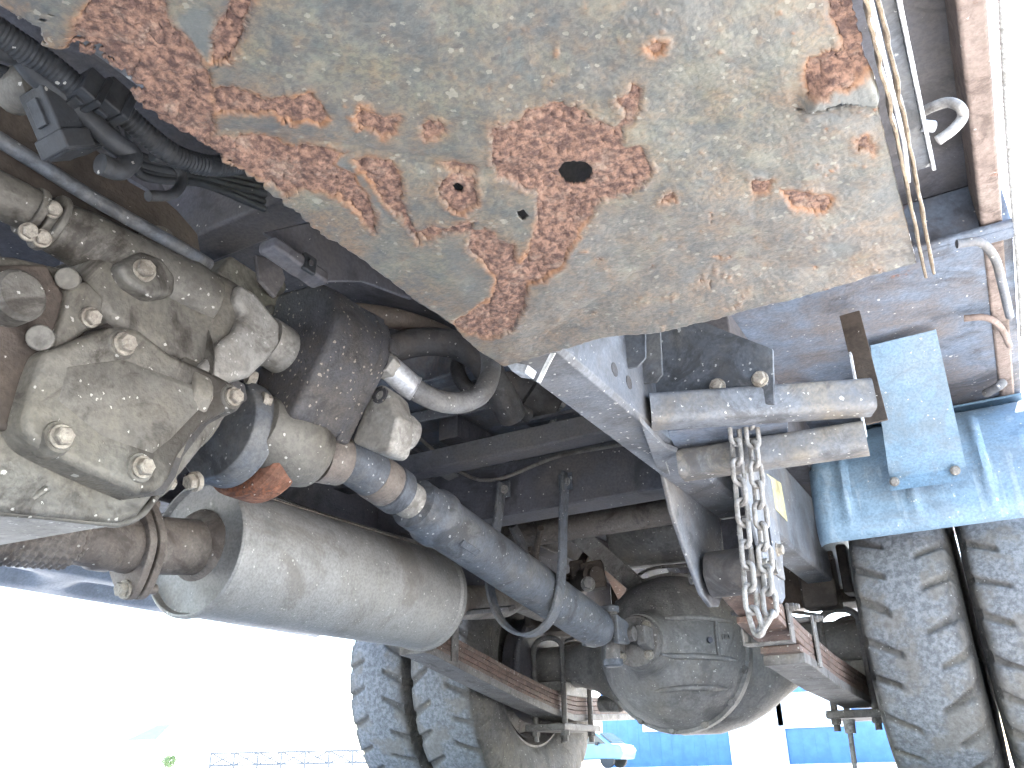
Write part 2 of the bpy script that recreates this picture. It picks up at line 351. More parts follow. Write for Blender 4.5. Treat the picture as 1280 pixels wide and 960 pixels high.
# curved tank belly behind the cross tube
b = MB(); b.lathe((-0.16, 2.2, 0.72), (1, 0, 0), [(0, 0.02), (0.006, 0.06), (0.02, 0.088), (0.04, 0.095), (0.33, 0.095), (0.35, 0.088), (0.364, 0.06), (0.37, 0.02)], 32)
b.obj('air_tank', AXLE, truck, 'grey rounded air tank between the rails above the axle')

# --- bed floor, joists, front floor panel, side sills
BZ = 0.852
b = MB(); b.bx(-0.9, 0.9, 1.30, 3.35, BZ, BZ + 0.05); bed = b.obj('bed_floor', BEDM, truck, 'grey-blue rust-stained underside of the truck bed')
b = MB(); b.bx(-0.88, 0.8715, -1.6, 1.299, 0.932, 0.95); b.obj('cab_floor', DARK, truck, 'dark painted floor above the gearbox')
b = MB(); b.bx(-0.88, 0.857, -1.66, -1.6, 0.55, 1.8); b.obj('cab_front', DARK, truck)
b = MB(); b.bx(-0.9, 0.9, 1.266, 1.298, 0.838, 0.93); b.bx(-0.9, 0.9, 1.25, 1.266, 0.838, 0.846)
b.obj('bed_front_lip', BEDM, bed, 'lighter folded lip across the front of the bed', bevel=0.003)
for y in (1.62, 1.98, 2.36, 2.75, 3.15):
    MB().bx(-0.42, 0.42, y, y + 0.06, 0.79, BZ - 0.001).obj('joist', DARK, bed, bevel=0.003)
for s in (-1, 1):
    MB().bx(s * 0.43 - 0.03, s * 0.43 + 0.03, 1.30, 3.3, 0.72, BZ - 0.002).obj('sub_frame', DARK, bed, bevel=0.003)
# bed side wall (right) with rusty bottom sill
b = MB(); b.bx(0.858, 0.888, -1.0, 3.35, 0.848, 0.93); b.obj('side_sill', SILL, truck, 'pale rusty side sill along the right edge', bevel=0.006)
MB().bx(0.872, 0.888, -1.0, 3.35, 0.932, 1.35).obj('side_wall', BLUEPL, truck)
MB().bx(-0.9, -0.872, -1.0, 3.35, 0.86, 1.35).obj('side_wall', BLUEPL, truck)
# ribbed cable along the outside of the sill
pts = []; rs = []
for i in range(420):
    y = 0.0 + i * 0.004
    pts.append(V(0.906 + 0.003 * math.sin(y * 5), y, 0.842)); rs.append(0.0088 if i % 2 else 0.0072)
MB().tube(pts, rs, 10).obj('ribbed_cable', WHITE, truck, 'pale ribbed cable outside the rusty sill')
hp_ = [P(1150, 142, Z=0.62), P(1165, 134, Z=0.615), P(1185, 128, Z=0.61), P(1200, 134, Z=0.60), P(1203, 147, Z=0.595), P(1190, 163, Z=0.585), P(1172, 176, Z=0.58)]
MB().tube(smooth_path(hp_, 7), 0.0042, 12).obj('rope_hook', ZINC, truck, 'bent steel rope hook beside the tray')
p = [P(1196, 305, Z=0.80), P(1225, 303, Z=0.80), P(1243, 322, Z=0.79), P(1252, 352, Z=0.775), P(1262, 395, Z=0.77)]
MB().tube(smooth_path(p, 6), 0.0065, 12).obj('rope_hook', RAIL, truck, 'pale blue rope hook bent under the sill')
p = [P(1205, 398, Z=0.84), P(1232, 397, Z=0.835), P(1250, 408, Z=0.83), P(1262, 432, Z=0.825)]
MB().tube(smooth_path(p, 6), 0.006, 12).obj('rope_hook', SILL, truck)
p = [P(1232, 492, Z=0.82), P(1248, 483, Z=0.82), P(1254, 478, Z=0.83)]
MB().tube(p, 0.009, 12).obj('rope_hook', RAIL, truck)

# --- rusty tray (underbody box bottom) : fine mesh with flaked paint, pits and holes
TZ = 0.494
RUSTP = [
 [(85,60),(95,20),(130,-30),(205,-30),(215,30),(235,55),(256,72),(262,105),(266,160),(252,190),(150,112),(125,80)],
 [(262,76),(268,40),(285,0),(300,-40),(345,-40),(318,0),(303,42),(285,74)],
 [(262,120),(275,108),(295,105),(320,118),(345,120),(365,126),(385,118),(400,128),(412,147),(400,152),(370,150),(340,142),(310,135),(290,138),(272,135)],
 [(438,147),(450,133),(465,138),(480,147),(497,150),(495,165),(478,172),(460,165),(445,165)],
 [(527,160),(535,152),(547,153),(554,163),(548,176),(535,178),(528,172)],
 [(255,178),(300,174),(350,180),(420,186),(432,192),(418,205),(440,222),(460,242),(471,262),(466,284),(440,262),(425,242),(390,237),(352,237),(330,226),(300,205)],
 [(440,200),(485,205),(500,225),(506,255),(515,280),(524,300),(512,288),(500,268),(478,250),(460,225)],
 [(550,225),(575,218),(595,230),(598,250),(580,264),(560,258),(545,240)],
 [(550,206),(566,203),(592,212),(590,217),(560,213)],
 [(612,160),(645,150),(660,140),(685,130),(722,132),(735,150),(770,158),(780,142),(773,125),(790,108),(800,112),(795,142),(778,162),(782,182),(802,187),(815,207),(800,237),(770,246),(745,248),(735,268),(715,300),(700,327),(682,345),(660,352),(655,385),(640,380),(638,345),(650,325),(665,295),(668,260),(672,237),(625,226),(615,200)],
 [(590,288),(606,283),(622,300),(640,310),(651,340),(648,370),(652,390),(640,412),(615,416),(590,412),(570,405),(600,385),(615,370),(620,340),(600,320),(586,305)],
 [(525,290),(545,284),(592,278),(590,284),(548,289),(535,296)],
 [(1000,90),(1008,70),(1040,60),(1075,58),(1090,75),(1062,90),(1030,105),(1010,108)],
 [(1028,-30),(1062,-30),(1085,62),(1052,66),(1043,30)],
 [(940,226),(966,224),(962,238),(944,241)],
 [(828,240),(842,239),(845,248),(836,252),(827,248)],
 [(808,58),(820,46),(830,50),(826,63),(814,68)],
 [(975,236),(1010,238),(1040,250),(1030,262),(995,258)],
 [(1068,170),(1082,168),(1098,180),(1090,190),(1072,184)],
]
PRIMP = [
 [(218,22),(240,5),(262,10),(268,40),(262,72),(240,62),(228,42)],
 [(408,193),(432,195),(440,215),(470,250),(488,272),(470,262),(440,228),(415,205)],
 [(530,296),(590,286),(586,305),(602,322),(622,342),(616,370),(600,385),(590,395),(575,380),(560,340),(540,315)],
 [(1008,126),(1020,104),(1040,84),(1080,88),(1092,112),(1055,116)],
 [(938,212),(968,210),(966,224),(940,226)],
 [(1030,305),(1060,300),(1075,312),(1045,325)],
]
HOLEP = [
 [(566,235),(572,231),(579,236),(576,243),(568,241)],
 [(996,132),(1018,121),(1046,112),(1082,115),(1084,120),(1048,118),(1020,127)],
 [(646,263),(654,261),(660,269),(654,275),(649,270)],
]
def sdf(px, py, poly):
    d = np.full(px.shape, 1e9); inside = np.zeros(px.shape, bool); n = len(poly)
    for i in range(n):
        ax, ay = poly[i]; bx_, by = poly[(i + 1) % n]
        ex, ey = bx_ - ax, by - ay; wx, wy = px - ax, py - ay
        t = np.clip((wx * ex + wy * ey) / (ex * ex + ey * ey + 1e-9), 0, 1)
        d = np.minimum(d, (wx - ex * t) ** 2 + (wy - ey * t) ** 2)
        c = ((ay > py) != (by > py)) & (px < (bx_ - ax) * (py - ay) / (by - ay + 1e-12) + ax)
        inside ^= c
    d = np.sqrt(d); return np.where(inside, -d, d)
def build_tray():
    le = [P(x, y, Z=TZ) for x, y in ((38, 32), (60, 54), (88, 60), (128, 80), (150, 108), (200, 150), (258, 180), (330, 230), (400, 286), (500, 357), (560, 400), (600, 436), (622, 452))]
    le.sort(key=lambda p: p.y); ly = np.array([p.y for p in le]); lx = np.array([p.x for p in le])
    re_ = [P(x, y, Z=TZ + 0.008) for x, y in ((622, 452), (680, 434), (760, 412), (830, 402), (880, 391), (960, 368), (1050, 345), (1105, 329), (1145, 318), (1165, 314))]
    ex = np.array([p.x for p in re_]); ey = np.array([p.y for p in re_])
    NU, NV = 400, 560
    v = np.linspace(-0.08, 1.0, NV)[:, None] * np.ones((1, NU)); u = np.linspace(0, 1, NU)[None, :] * np.ones((NV, 1))
    Yn = v * 0.655
    xl = np.interp(Yn, ly, lx) + np.where(Yn < 0.40, 0.004, 0.0012) * fbm(Yn * 160, Yn * 0, 3) * 2
    X = xl + (0.762 - xl) * u
    yr = np.interp(X, ex, ey) + 0.0016 * fbm(X * 220, X * 0, 5) * 2
    Y = v * yr
    px, py = to_px(X, Y, np.full(X.shape, TZ))
    wob = fbm(px / 20, py / 20, 11, 5) * 15 + fbm(px / 5, py / 5, 12, 3) * 5
    rs = np.full(X.shape, 1e9)
    for p in RUSTP: rs = np.minimum(rs, sdf(px, py, p))
    rs = rs + wob - 2.5
    # scattered small rust blisters
    blis = fbm(px / 12, py / 12, 31, 4)
    dens = fbm(px / 160, py / 120, 33, 3)
    rs = np.minimum(rs, (0.41 - blis - 0.30 * dens - 0.05 * np.clip((px - 800) / 300, -0.5, 1)) * 40)
    ps = np.full(X.shape, 1e9)
    for i_, p in enumerate(PRIMP): ps = np.minimum(ps, sdf(px, py, p) + (9 if i_ == 2 else 0))
    ps = ps + wob * 0.7
    hs = np.full(X.shape, 1e9)
    for p in HOLEP: hs = np.minimum(hs, sdf(px, py, p))
    hs = np.minimum(hs, (np.sqrt(((px - 719.5) / 21) ** 2 + ((py - 219) / 15.5) ** 2) - 1) * 17)
    hs = hs + fbm(px / 9, py / 9, 21, 3) * 2
    rust = 1 / (1 + np.exp(np.clip(rs / 0.9, -30, 30)))
    prim = (1 / (1 + np.exp(np.clip(ps / 2.2, -30, 30)))) * (1 - rust) * np.where((px < 650) & (px > 500), 0.45, 0.85)
    # brown staining : around rust and along the inner edge, plus soft clouds
    stain = np.exp(-np.clip(rs, 0, 200) / 16) * 0.85
    dl = (X - xl)
    stain = np.maximum(stain, np.exp(-dl / 0.05) * np.clip(0.75 + 2.4 * fbm(px / 40, py / 30, 41, 4), 0, 1))
    stain = np.maximum(stain, np.clip(fbm(px / 90, py / 60, 43, 5) * 3.2 - 0.15 + 0.25 * np.clip((px - 640) / 500, 0, 1), 0, 0.8))
    # facet at the rear
    facet = [(632, 470), (650, 400), (690, 330), (742, 253), (800, 250), (900, 262), (1000, 275), (1190, 292), (1190, 360), (900, 420)]
    fs = sdf(px, py, facet)
    fd = np.clip(-fs, 0, 400)
    Z = TZ + np.where(fd < 9, fd * fd / 18, fd - 4.5) * 0.00009
    grey = 1 / (1 + np.exp(np.clip(fs / 7, -30, 30)))
    # soft pressed bead from the left edge to the drain hole, dents
    bead = sdf(px, py, [(240, 158), (420, 182), (600, 214), (700, 226), (600, 218), (420, 188)])
    Z += 0.0022 * np.exp(-(np.abs(bead) / 9) ** 2)
    Z += 0.009 * fbm(X * 9, Y * 9, 51, 3) + 0.0025 * fbm(X * 38, Y * 38, 52, 2)
    # relief : rust is eaten back (up), paint edge curls slightly down
    pit = 0.6 * fbm(px / 6, py / 6, 61, 3) + 0.5 * fbm(px / 15, py / 15, 62, 3)
    Z += rust * (0.0017 + 0.0046 * pit) + prim * 0.0008
    Z -= 0.0016 * np.exp(-np.clip(rs, 0, 99) / 3.0) * (rs > 0) * np.clip(0.45 + 3.5 * fbm(px / 26, py / 26, 65, 2), 0, 1)
    Z += 0.00045 * fbm(px / 5, py / 5, 71, 3)
    # right torn flap sags
    fl = sdf(px, py, PRIMP[3]); Z -= 0.009 * np.exp(-np.clip(fl, 0, 99) / 5)
    # front-left corner curls up
    Z += 0.10 * np.clip(0.19 - Y, 0, 1) ** 1.5 * np.exp(-dl / 0.05)
    idx = np.arange(NU * NV).reshape(NV, NU)
    drop = (hs < 0)
    teeth = (dl < 0.022) & (Y < 0.235) & (fbm(px / 16, py / 9, 81, 3) > 0.06 + dl * 14)
    drop |= teeth
    q = np.stack([idx[:-1, :-1], idx[1:, :-1], idx[1:, 1:], idx[:-1, 1:]], -1)
    keep = ~(drop[:-1, :-1] | drop[1:, :-1] | drop[1:, 1:] | drop[:-1, 1:])
    q = q[keep]
    co_ = np.stack([X, Y, Z], -1).reshape(-1, 3)
    used = np.zeros(NU * NV, bool); used[q.ravel()] = True
    remap = np.cumsum(used) - 1
    co_ = co_[used]; q = remap[q]
    me = D.meshes.new('underbody_tray'); me.from_pydata(co_.tolist(), [], q.tolist()); me.update()
    for nm, arr in (('rust', rust), ('primer', prim), ('stain', stain), ('grey', grey)):
        at = me.attributes.new(nm, 'FLOAT', 'POINT'); at.data.foreach_set('value', arr.ravel()[used].astype(np.float32))
    me.shade_smooth()
    return me
tm = D.materials.new('tray_flaking_paint'); tm.use_nodes = True; nt = tm.node_tree; bs = nt.nodes['Principled BSDF']
tc = nt.nodes.new('ShaderNodeTexCoord'); co = tc.outputs['Object']
def att(n):
    a = nt.nodes.new('ShaderNodeAttribute'); a.attribute_name = n; return a.outputs['Fac']
n_big = noise(nt, co, 9, 6, 0.6); n_mid = noise(nt, co, 55, 6, 0.7); n_fin = noise(nt, co, 260, 3, 0.65); n_y = noise(nt, co, 16, 6, 0.7)
c = mixc(nt, ramp(nt, n_mid, 0.35, 0.66), (0.0684, 0.076, 0.0722), (0.1026, 0.1064, 0.0912))
c = mixc(nt, math_(nt, 'MULTIPLY', ramp(nt, n_y, 0.48, 0.68), 0.4), c, (0.1476, 0.144, 0.0864))
c = mixc(nt, math_(nt, 'MULTIPLY', ramp(nt, n_big, 0.45, 0.65), 0.5), c, (0.0624, 0.072, 0.0784))
c = mixc(nt, math_(nt, 'MULTIPLY', att('grey'), 0.6), c, mixc(nt, ramp(nt, n_mid, 0.3, 0.7), (0.0861, 0.0861, 0.0853), (0.1271, 0.123, 0.1164)))
c = mixc(nt, math_(nt, 'MULTIPLY', math_(nt, 'MULTIPLY', att('stain'), ramp(nt, n_mid, 0.22, 0.58)), 0.95), c, mixc(nt, n_fin, (0.115, 0.068, 0.038), (0.165, 0.105, 0.06)))
c = mixc(nt, math_(nt, 'MULTIPLY', ramp(nt, n_fin, 0.58, 0.40), 0.45), c, (0.04, 0.042, 0.042))
n_g = noise(nt, co, 30, 6, 0.72)
c = mixc(nt, math_(nt, 'MULTIPLY', ramp(nt, n_g, 0.52, 0.66), 0.55), c, (0.045, 0.05, 0.052))
c = mixc(nt, math_(nt, 'MULTIPLY', ramp(nt, n_g, 0.46, 0.34), 0.40), c, (0.155, 0.15, 0.115))
sp = math_(nt, 'MAXIMUM', specks(nt, co, 200, 0.40, 0.25), specks(nt, co, 80, 0.27, 0.12))
c = mixc(nt, math_(nt, 'MULTIPLY', sp, 0.45), c, (0.224, 0.216, 0.176))
c = mixc(nt, specks(nt, co, 75, 0.25, 0.06), c, (0.06, 0.055, 0.05))
c = mixc(nt, att('primer'), c, mixc(nt, n_mid, (0.062, 0.068, 0.068), (0.095, 0.10, 0.095)))
n_r = noise(nt, co, 190, 5, 0.65)
rc = mixc(nt, ramp(nt, n_r, 0.38, 0.62), (0.052, 0.026, 0.020), (0.165, 0.093, 0.064))
rc = mixc(nt, ramp(nt, n_mid, 0.52, 0.72), rc, (0.1762, 0.1237, 0.0938))
c = mixc(nt, att('rust'), c, rc)
# thin orange rim where the paint lifts
rim = math_(nt, 'MULTIPLY', math_(nt, 'MULTIPLY', att('rust'), math_(nt, 'SUBTRACT', 1.0, att('rust'))), 3.2)
c = mixc(nt, math_(nt, 'MULTIPLY', rim, ramp(nt, n_big, 0.42, 0.6)), c, (0.189, 0.0875, 0.0385))
nt.links.new(c, bs.inputs['Base Color'])
nt.links.new(math_(nt, 'ADD', 0.42, math_(nt, 'MULTIPLY', att('rust'), 0.4)), bs.inputs['Roughness'])
bp = nt.nodes.new('ShaderNodeBump'); bp.inputs['Strength'].default_value = 0.5; bp.inputs['Distance'].default_value = 0.003
nt.links.new(math_(nt, 'MULTIPLY', n_fin, math_(nt, 'ADD', 0.35, att('rust'))), bp.inputs['Height']); nt.links.new(bp.outputs[0], bs.inputs['Normal'])
tme = build_tray(); tme.materials.append(tm)
tray = D.objects.new('underbody_tray', tme); COL.objects.link(tray); tray.parent = truck
tray['label'] = 'olive-grey sheet metal tray with flaking paint and deep rust patches'
so = tray.modifiers.new('thickness', 'SOLIDIFY'); so.thickness = 0.0025; so.offset = 1.0; so.use_quality_normals = False
# unseen walls above the tray, added to keep its holes dark
b = MB(); b.bx(0.397, 0.400, -0.06, 0.62, TZ + 0.012, TZ + 0.36); b.bx(0.748, 0.751, -0.06, 0.62, TZ + 0.012, TZ + 0.36); b.bx(0.4005, 0.7475, 0.615, 0.618, TZ + 0.012, TZ + 0.36); b.obj('unseen_tray_wall', DARK, tray)
b = MB(); b.bx(0.4005, 0.7475, -0.06, 0.6145, TZ + 0.355, TZ + 0.358); b.obj('unseen_tray_lid', DARK, tray)  # unseen lid, added so the tray holes open onto darkness
# wavy crimped hem on the outer edge, two thin folds of sheet
for k, (dx, dz, ph) in enumerate(((-0.0015, 0.0, 0.0), (0.0050, 0.002, 1.9))):
    pts = []
    for i in range(220):
        t = i / 219; a = P(1068 + (1158 - 1068) * t + 3 * math.sin(t * 3.1), -70 + 410 * t, Z=TZ - 0.002)
        amp = 0.0011 * (1 - 0.8 * t)
        w_ = math.sin(t * 46 + ph) * (0.6 + 0.4 * math.sin(t * 17)) + 0.35 * math.sin(t * 83 + 2 * ph)
        pts.append(a + V(dx + amp * w_, 0, dz + 0.0005 * math.sin(t * 60 + ph)))
    MB().bar(pts, 0.012, 0.0022, (0, 0, 1)).obj('crimped_hem', HEMM, tray, 'wavy folded metal hem on the outer tray edge' if k == 0 else None, bevel=0.0007)
# dark hanging side bar with bright edges, stud and hook
SBZ = 0.57
e0, e1 = P(1083, -40, Z=SBZ), P(1146, 214, Z=SBZ); g0, g1 = P(1112, -40, Z=SBZ), P(1164, 208, Z=SBZ)
sb = MB().prism([e0, e1, g1, g0], (0, 0, 0.006)).obj('side_bar', SHAFT, truck, 'dark flat bar with bright edges beside the tray', bevel=0.0012)
MB().bar([g0 + V(0.0012, 0, 0.004), g1 + V(0.0012, 0, 0.004)], 0.003, 0.018, (1, 0, 0)).obj('bright_edge', BRIGHT, sb, bevel=0.0006)
MB().bar([P(1078, -40, Z=SBZ - 0.012), P(1128, 170, Z=SBZ - 0.012), P(1134, 222, Z=SBZ - 0.014)], 0.0035, 0.012, (1, 0, 0)).obj('inner_edge', BRIGHT, sb, bevel=0.001)
MB().tube([P(1152, 157, Z=0.572), P(1167, 158, Z=0.572)], [0.0045, 0.0045], 12).obj('stud', BRIGHT, sb)
# small bright bracket and bent guard lip by the tray corner
poly = [P(x, y, Y=0.70) for x, y in ((628, 450), (660, 456), (656, 466), (640, 464))]
MB().prism(poly, (0, 0.02, 0)).obj('bright_bracket', BRIGHT, truck, 'small bright bracket behind the tray corner', bevel=0.001)
# ------------------------------------------------------------------ gearbox
CX = 0.07
def pp(l, X): return [P(x, y, X=X) for x, y in l]
case = [(-240, 300), (20, 318), (135, 345), (215, 420), (292, 478), (302, 500), (275, 535), (232, 590), (195, 620), (176, 645), (150, 655), (0, 640), (-240, 615)]
b = MB(); b.prism(pp(case, 0.040), (-0.25, 0, 0.0), 0.93)
gear = b.obj('gearbox', CAST, truck, 'dusty grey cast gearbox casing with bolted side cover', bevel=0.016, seg=4)
cover = [(30, 528), (46, 470), (58, 438), (100, 424), (140, 408), (175, 410), (212, 440), (262, 462), (300, 482), (303, 500), (285, 514), (255, 530), (226, 568), (217, 592), (203, 612), (176, 616), (120, 592), (70, 568), (42, 552)]
MB().prism(pp(cover, CX), (-0.04, 0, 0), 1.04).obj('side_cover', CAST, gear, 'grey gearbox side cover held by four hex bolts', bevel=0.010, seg=4)

cg = sum(pp(cover, 0.043), V(0, 0, 0)) / len(cover)
MB().prism([cg + (q - cg) * 1.055 for q in pp(cover, 0.043)], (-0.004, 0, 0)).obj('gasket', HOSE, gear)
inner = [(62, 500), (75, 455), (150, 445), (262, 486), (255, 510), (215, 552), (190, 572), (120, 548)]
MB().prism(pp(inner, CX - 0.002), (0.006, 0, 0), 0.78).obj('cover_boss', CAST, gear, bevel=0.006, seg=4)
for px, py, s in ((76, 546, 1.0), (178, 584, 1.0), (292, 496, 0.95), (155, 430, 1.05)):
    p = P(px, py, X=CX + 0.004)
    MB().lathe(p - V(0.02, 0, 0), (1, 0, 0), [(0, 0.018), (0.013, 0.0165), (0.018, 0.0140)], 20).obj('bolt_boss', CAST, gear)
    bolt(gear, p, (1, -0.05, -0.1), s * 0.88)
# rim along the bottom of the case and a casting rib
MB().tube(smooth_path([P(-60, 636, X=0.03), P(40, 643, X=0.03), P(120, 652, X=0.03), P(150, 654, X=0.03), P(176, 643, X=0.028), P(195, 620, X=0.028)], 6), 0.004, 10).obj('case_rim', CAST, gear)
MB().tube([P(30, 630, X=0.035), P(60, 610, X=0.042)], 0.003, 8).obj('casting_rib', CAST, gear)
# rear scalloped flange
ring = []
for y in (0.535, 0.560):
    ring.append([V(-0.05 + (0.118 + 0.010 * math.cos(7 * a)) * math.cos(a), y, 0.50 + (0.118 + 0.010 * math.cos(7 * a)) * math.sin(a)) for a in (2 * math.pi * k / 84 for k in range(84))])
MB().rings(ring[::-1]).obj('rear_flange', CAST, gear, bevel=0.004)
for k in range(7):
    a = 2 * math.pi * k / 7
    bolt(gear, V(-0.05 + 0.112 * math.cos(a), 0.562, 0.50 + 0.112 * math.sin(a)), (0, 1, 0), 0.75)
bolt(gear, P(243, 602, X=0.02), (0, -1, -0.4), 0.9)
b = MB(); b.lathe((-0.03, 0.56, 0.53), (0, 1, 0), [(0, 0.10), (0.03, 0.075), (0.05, 0.06), (0.06, 0.06)], 32); b.obj('rear_housing', CAST, gear)
# shift-rail housing : rough tube, swelling into the PTO mount
def ax(px, py, X=0.03): return P(px, py, X=X)
tb = [ax(62, 280), ax(100, 298), ax(150, 325), ax(190, 346), ax(225, 362), ax(255, 378)]
b = MB(); b.tube(tb, [0.026, 0.030, 0.033, 0.036, 0.038, 0.036], 32)
sh = b.obj('shift_housing', CAST, truck, 'cast tube housing on the gearbox leading to the pump', bevel=0.003)
pb_ = [(112, 318), (150, 302), (195, 300), (250, 322), (304, 350), (330, 385), (332, 430), (312, 462), (285, 478), (225, 452), (170, 425), (128, 395), (105, 360)]
MB().prism([P(x, y, X=0.052) for x, y in pb_], (-0.12, 0, 0), 1.05).obj('shift_case', CAST, sh, 'rough cast case between tube and side cover', bevel=0.024, seg=5)
cp_ = [(302, 352), (322, 366), (340, 388), (353, 404), (352, 430), (338, 448), (316, 470), (290, 476), (262, 472), (240, 463), (262, 450), (276, 428), (296, 414), (306, 392), (296, 374)]
MB().prism([P(x, y, X=0.064) for x, y in cp_], (-0.10, 0, 0), 1.02).obj('pale_cap', CAST_PALE, sh, 'paler broken-edged cast cap at the end of the housing', bevel=0.013, seg=4)
b = MB(); d0, d1 = ax(330, 424), ax(380, 455); b.tube([d0, d0.lerp(d1, 0.9), d1], [0.031, 0.031, 0.0295], 28); b.obj('output_sleeve', CAST_PALE, sh)
b = MB(); b.tube([d1, d1 + (d1 - d0).normalized() * 0.008], [0.027, 0.027], 28); b.obj('seal_ring', HOSE, sh)
# saddle block with bolt on the tube
MB().prism([P(x, y, X=0.068) for x, y in ((150, 330), (178, 312), (205, 322), (222, 345), (220, 368), (190, 372), (160, 352))], (-0.05, 0, 0), 1.1).obj('saddle', CAST, sh, bevel=0.007, seg=3)
bolt(sh, P(180, 338, X=0.070), (1, -0.3, -0.1), 0.95)
b = MB(); b.tube([ax(184, 308, 0.0), ax(200, 301, 0.05)], [0.02, 0.017], 20); b.obj('plug', CAST, sh, bevel=0.004)
# clevis, collars and shift rod at the left
b = MB(); r0, r1 = ax(-60, 215), ax(36, 262); b.tube([r0, r1], 0.022, 22); b.obj('shift_rod', CAST, sh, 'dusty rod running forward from the shift housing')
for a, c_, r in (((34, 262), (44, 268), 0.026), ((46, 270), (58, 276), 0.022), ((58, 276), (66, 281), 0.031)):
    MB().tube([ax(*a), ax(*c_)], r, 22).obj('collar', CAST, sh, bevel=0.002)
for px, py in ((36, 290), (52, 298), (66, 262)): bolt(sh, P(px, py, X=0.052), (1, -0.2, -0.3), 0.7)
# bracket with studs below the tube, recess and round boss at the left
MB().prism([P(x, y, X=0.055) for x, y in ((64, 432), (78, 395), (88, 355), (110, 350), (132, 372), (126, 400), (100, 420), (76, 438))], (-0.03, 0, 0), 1.1).obj('bracket', CAST, gear, bevel=0.005)
MB().tube([P(88, 352, X=0.03), P(84, 348, X=0.06)], 0.011, 16).obj('stud', CAST, gear, bevel=0.002)
MB().tube([P(55, 425, X=0.03), P(50, 422, X=0.065)], 0.012, 16).obj('stud', CAST, gear, bevel=0.002)
bolt(gear, P(113, 397, X=0.058), (1, 0, -0.2), 0.8)
b = MB(); b.lathe(P(0, 380, X=0.04), (1, 0, 0), [(0, 0.024), (0.03, 0.024), (0.035, 0.020)], 28); b.obj('round_boss', CAST, gear, 'round cast plug at the left edge')
MB().prism([P(x, y, X=0.048) for x, y in ((-120, 330), (60, 330), (110, 420), (48, 460), (28, 540), (-120, 520))], (-0.03, 0, 0)).obj('brown_panel', BROWN, gear, bevel=0.004)  # flat dark brown panel laid where the recess sits
# upper rear lugs and bolts beyond the tube
MB().prism([P(x, y, X=-0.03) for x, y in ((270, 340), (290, 318), (330, 345), (362, 385), (345, 400), (300, 372))], (-0.05, 0, 0)).obj('upper_lug', CAST, gear, bevel=0.006, seg=3)
for px, py in ((350, 362), (354, 402)):
    MB().tube([P(px - 20, py - 12, X=-0.02), P(px, py, X=-0.02)], 0.012, 16).obj('stud', CAST, gear, bevel=0.002)
for px, py in ((330, 500), (312, 470)): bolt(gear, P(px, py, X=0.03), (0.4, 1, 0), 0.8)

# ------------------------------------------------------------------ hydraulic pump
y0, y1 = 0.62, 0.80
sec = [P(435, 553, Y=y1), P(484, 455, Y=y1), P(488, 428, Y=y1), P(479, 402, Y=y1), P(460, 392, Y=y1)]
sec += [sec[-1] + V(-0.075, 0, 0.005), sec[0] + V(-0.075, 0, 0.055), sec[0] + V(-0.045, 0, 0.005)]
b = MB(); b.prism(sec, (0, -0.105, 0)); pump = b.obj('hydraulic_pump', PUMPM, truck, 'dark speckled hydraulic gear pump bolted behind the gearbox', bevel=0.011, seg=4)
ce_ = sum(sec, V(0, 0, 0)) / len(sec)
MB().prism([ce_ + (s_ - ce_) * 1.035 + V(0, -0.020, 0) for s_ in sec], (0, 0.022, 0)).obj('rear_plate', PUMPM, pump, bevel=0.004)
MB().prism([P(x, y, Y=0.725) for x, y in ((372, 440), (384, 382), (398, 372), (404, 388), (420, 396), (422, 420), (412, 430))], (0, 0.03, 0)).obj('pump_ear', PUMPM, pump, bevel=0.003)
MB().prism([P(x, y, Y=0.712) for x, y in ((330, 500), (352, 470), (385, 440), (395, 470), (380, 510), (350, 520))], (0, 0.02, 0)).obj('pump_mount', PUMPM, pump, bevel=0.004)
MB().prism([P(x, y, Y=0.795) for x, y in ((452, 408), (458, 390), (476, 402), (482, 420), (490, 424), (489, 440), (470, 436))], (0, 0.018, 0)).obj('pump_lug', PUMPM, pump, bevel=0.003)
# pale end cover with rounded bosses
ec = [(438, 552), (462, 486), (476, 478), (488, 490), (493, 512), (498, 520), (488, 560), (482, 568), (470, 566)]
MB().prism([P(x, y, Y=0.812) for x, y in ec], (0, 0.045, 0), 0.96).obj('end_cover', CAST_PALE, pump, 'pale grey cast end cover of the pump', bevel=0.007, seg=4)
b = MB(); p = P(492, 535, Y=0.855); b.lathe(p, (0.25, 1, -0.1), [(-0.02, 0.026), (0.02, 0.026), (0.032, 0.022), (0.036, 0.014)], 28); b.obj('end_boss', CAST_PALE, pump)
b = MB(); p = P(486, 562, Y=0.86); b.lathe(p, (0, 1, 0), [(-0.03, 0.011), (0.012, 0.011), (0.015, 0.008)], 18); b.obj('end_stud', CAST_PALE, pump)
p = P(475, 494, Y=0.811); MB().lathe(p, (0, -1, 0), [(-0.004, 0.012), (0.002, 0.012), (0.002, 0.007), (-0.004, 0.007)], 20).obj('bolt_recess', PUMPM, pump)
# fitting and grey hose looping up
f0 = P(478, 452, Y=0.80); f1 = P(512, 482, Y=0.86)
MB().tube([f0, f0.lerp(f1, 0.3)], 0.019, 6).obj('hose_nut', CAST_PALE, pump, bevel=0.002)
hp = smooth_path([f0.lerp(f1, 0.25), f1, P(545, 500, Y=0.89), P(578, 503, Y=0.93), P(602, 491, Y=0.96), P(613, 466, Y=0.99), P(611, 438, Y=1.01), P(600, 410, Y=1.03)], 10)
hz = MB().tube(hp, 0.0155, 18).obj('hydraulic_hose', HOSEG, truck, 'grey hydraulic hose curving up from the pump')
MB().tube([f0.lerp(f1, 0.25), f1, f1.lerp(P(545, 500, Y=0.89), 0.25)], [0.0175, 0.0185, 0.0185], 18).obj('hose_sleeve', BRIGHT, hz, bevel=0.002)
